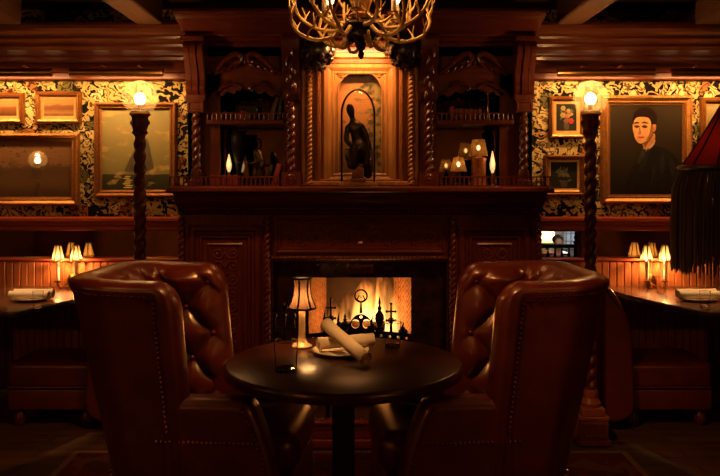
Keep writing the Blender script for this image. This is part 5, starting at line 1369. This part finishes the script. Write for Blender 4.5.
def antler(ang, tier, seed):
    rn = random.Random(seed); mb = MB(); ca, sa = math.cos(ang), math.sin(ang)
    def w(r, z, o=0): return (ccx + r * ca - o * sa, cd + r * sa + o * ca, zc + z)
    if tier == 0: key = [(.08, -.015), (.11, -.042), (.17, -.055), (.235, -.035), (.265, .01), (.262, .06), (.25, .09)]; rad = (.0095, .0045)
    elif tier == 1: key = [(.05, .0), (.12, -.012), (.19, .005), (.245, .045), (.272, .10), (.28, .15)]; rad = (.009, .004)
    else: key = [(.055, -.03), (.05, -.062), (.07, -.088), (.10, -.083), (.112, -.055), (.10, -.035)]; rad = (.008, .006)
    c = catmull([w(r, z, .012 * math.sin(i * 1.3 + seed)) for i, (r, z) in enumerate(key)], 6)
    m = len(c); mb.tube(c, [lerp(rad[0], rad[1], i / (m - 1)) * (1 + .12 * math.sin(i * 2.3)) for i in range(m)], 8)
    if tier < 2:
        for k, f in enumerate((.3, .42, .55, .66, .78, .9)):
            p = Vector(c[int(f * (m - 1))]); out = 1 if k % 2 else -1
            dv = Vector((ca * (-.2 + .1 * k) - sa * .5 * out, sa * (-.2 + .1 * k) + ca * .5 * out, .55 + .2 * rn.random())).normalized(); ln_ = rn.uniform(.04, .075)
            q1 = p + dv * ln_ * .5; q2 = p + dv * ln_ + Vector((-ca * .012, -sa * .012, .006))
            mb.tube([tuple(p), tuple(q1), tuple(q2)], [.0058, .0042, .0014], 6)
            q3 = q1 + Vector((ca * rn.uniform(-.03, .02), sa * rn.uniform(-.03, .02), .03)) + dv * .01; mb.tube([tuple(q1), tuple(q3)], [.0038, .0012], 6)
    return mb
for i in range(6):
    a = 2 * PI * i / 6 + .12
    antler(a, 0, i).build('antler', M['antler'], cl)
    antler(a + PI / 6 + .1, 1, 20 + i).build('antler', M['antler'], cl)
for i in range(4): antler(2 * PI * i / 4 + .35, 2, 40 + i).build('hooked_antler', M['antler'], cl)
for i in range(6):
    a = 2 * PI * i / 6 + .42; r = .150; x, y = ccx + r * math.cos(a), cd + r * math.sin(a)
    MB().tube(catmull([(ccx + .04 * math.cos(a), cd + .04 * math.sin(a), zc + .02), (ccx + .1 * math.cos(a), cd + .1 * math.sin(a), zc + .005), (x, y, zc + .03)], 5), .005, 8).build('candle_arm', M['brass'], cl)
    MB().lathe([(.006, .025), (.022, .03), (.024, .036), (.011, .038)], (x, y, zc), 16).build('drip_cup', M['brass'], cl)
    MB().lathe([(.0095, .036), (.0095, .095)], (x, y, zc), 14).build('candle', M['candle'], cl)
    MB().lathe([(.006, .095), (.014, .108), (.016, .12), (.010, .142), (.002, .16)], (x, y, zc), 14).build('flame_bulb', M['bulb_soft'], cl)
    light('POINT', 'chandelier_light', (x, y, zc + .178), .95, WARM2, cl, .012)

# ================================================================== FRINGED SHADE
d = 3.0; fx, fy = PX(737, d), d
zb, zt = PZ(168, d), PZ(92, d)
fs = thing('fringed_lampshade', (fx, fy, PZ(275, d)), 'red silk hanging lampshade with long black fringe at the right edge', 'lampshade')
n = 12
rbm, rtp = .203, .03
prof = lambda t: lerp(rbm, rtp, t ** .9)
MB().loft([[(fx + prof(k / 8) * (1 - .05 * (math.cos(n * a) + 1) / 2) * math.cos(a), fy + prof(k / 8) * (1 - .05 * (math.cos(n * a) + 1) / 2) * math.sin(a), lerp(zb, zt, k / 8)) for a in [2 * PI * j / 72 for j in range(72)]] for k in range(9)], cap=False).build('silk_panels', M['red_silk'], fs)
rb = MB().tube([(fx + rbm * math.cos(2 * PI * i / 48), fy + rbm * math.sin(2 * PI * i / 48), zb) for i in range(48)], .012, 8, True)
for i in range(n):
    a = 2 * PI * (i + .5) / n; rb.tube([(fx + prof(k / 8) * 1.005 * math.cos(a), fy + prof(k / 8) * 1.005 * math.sin(a), lerp(zb, zt, k / 8)) for k in range(9)], .004, 6)
rb.build('braid', M['fringe'], fs)
fg = MB(); rn = random.Random(8)
for i in range(190):
    a = 2 * PI * i / 190; r = rbm + rn.uniform(.0, .022); zz = PZ(271, d) + rn.uniform(-.014, .012)
    fg.tube([(fx + (rbm - .004) * math.cos(a), fy + (rbm - .004) * math.sin(a), zb), (fx + r * 1.03 * math.cos(a), fy + r * 1.03 * math.sin(a), lerp(zb, zz, .2)), (fx + r * 1.06 * math.cos(a + .01), fy + r * 1.06 * math.sin(a + .01), lerp(zb, zz, .6)), (fx + r * 1.05 * math.cos(a), fy + r * 1.05 * math.sin(a), zz)], [.0035, .0042, .0042, .003], 5)
tag(fg.build('fringe', M['fringe'], fs), kind='stuff')
MB().lathe([(.03, zt - .002), (.032, zt + .012), (.012, zt + .03), (.004, zt + .05), (.004, CZ)], (fx, fy, 0), 16).build('hanging_rod', M['old_brass'], fs)
MB().ball((fx, fy, lerp(zb, zt, .3)), .02, 12).build('bulb', M['bulb_soft'], fs)
MB().tube([(fx, fy, lerp(zb, zt, .3)), (fx, fy, zt)], .008, 8).build('bulb_holder', M['old_brass'], fs)
light('POINT', 'fringed_lamp_light', (fx, fy, lerp(zb, zt, .3) - .03), 1.0, WARM, fs, .012)

# ================================================================== CEILING SPOTS
def spot(x, y, to, watt, label, angle=50, col=(1, .45, .13)):
    t = thing('ceiling_spotlight', (x, y, CZ - .035), label, 'spotlight', 'small ceiling spotlights')
    MB().lathe([(.03, .0), (.036, .0), (.036, .035), (.0, .035)], (x, y, CZ - .035), 20).build('housing', M['black'], t)
    MB().lathe([(.028, .004), (.0, .002)], (x, y, CZ - .035), 20).build('lens', M['spot_lens'], t)
    light('SPOT', 'spot_beam', (x, y, CZ - .06), watt, col, t, .03, angle=angle, blend=.9, to=to)
spot(PX(691, 4.45), 4.45, (1.85, 4.24, .76), 130, 'white ceiling spotlight between beams at the top right', 22, (1, .62, .30))
spot(-1.75, 4.15, (-1.82, 4.24, .76), 130, 'ceiling spotlight above the left booth table, added out of frame', 22, (1, .62, .30))  # added unseen twin of the right booth spot, lights the napkins
spot(-.10, 2.55, (-.92, 3.15, .8), 88, 'ceiling spotlight aimed into the left armchair, added out of frame', 46, (1, .37, .085))  # this and the next are added to brighten the tufted insides
spot(.0, 2.25, (.80, 3.15, .8), 88, 'ceiling spotlight aimed into the right armchair, added out of frame', 46, (1, .37, .085))
spot(-1.5, 1.9, (-.8, 2.9, .95), 5, 'ceiling spotlight on the camera side of the left armchair, added out of frame', 50)  # added unseen pair, a weak fill on the outer leather
spot(1.4, 1.9, (.68, 2.9, .95), 5, 'ceiling spotlight on the camera side of the right armchair, added out of frame', 50)

for X_, w_ in ((-.8, 'left'), (.8, 'right')):
    spot(X_, 3.25, (X_ * .62, 4.3, .92), 44, 'ceiling spotlight washing the ' + w_ + ' half of the fireplace front, added out of frame', 44, (1, .38, .10))  # added unseen wash that brings out the carving
spot(-.02, 2.32, (-.03, 2.95, .79), 125, 'ceiling spotlight aimed at the napkins on the round table, out of frame', 12, (1, .52, .18))
# two added fill lamps, unseen behind the camera, brightening chairs and fireplace
def fill_lamp(x, y, z, watt, label):
    t = thing('fill_lamp', (x, y, z), label, 'hanging lamp', 'added fill lamps behind the camera')
    MB().lathe([(.24, 0), (.13, .2)], (x, y, z), 32, cap=False).build('lamp_shade', M['amber_shade'], t)
    MB().tube([(x, y, z + .1), (x, y, CZ)], .006, 8).build('cord', M['black'], t)
    MB().ball((x, y, z + .12), .03, 12).build('bulb', M['bulb_soft'], t)
    light('POINT', 'fill_lamp_light', (x, y, z + .02), watt * 1.0, (1, .30, .06), t, .045)
fill_lamp(-2.9, -1.0, 1.95, 40, 'added fill lamp with amber shade behind the camera on the left')
fill_lamp(2.9, -1.0, 1.95, 40, 'added fill lamp with amber shade behind the camera on the right')

# ================================================================== CAMERA, WORLD, VIEW
cam = bpy.data.cameras.new('camera'); co = bpy.data.objects.new('camera', cam); COL.objects.link(co)
co.location = (0, 0, H); co.rotation_euler = (PI / 2, 0, 0)
cam.sensor_width = 36; cam.lens = 36 * FPX / 720; cam.shift_y = -(238 - HOR) / 720; cam.clip_start = .05
S.camera = co
wd = bpy.data.worlds.new('world'); S.world = wd; wd.use_nodes = True
wd.node_tree.nodes['Background'].inputs[0].default_value = (1, .45, .18, 1); wd.node_tree.nodes['Background'].inputs[1].default_value = .01
S.view_settings.view_transform = 'Standard'; S.view_settings.look = 'None'; S.view_settings.exposure = 0.0; S.view_settings.gamma = 1
S.view_settings.use_curve_mapping = False
S.cycles.use_denoising = True
S.cycles.max_bounces = 8; S.cycles.transparent_max_bounces = 16; S.cycles.caustics_reflective = False; S.cycles.caustics_refractive = False
S.cycles.sample_clamp_indirect = 4; S.cycles.blur_glossy = .5
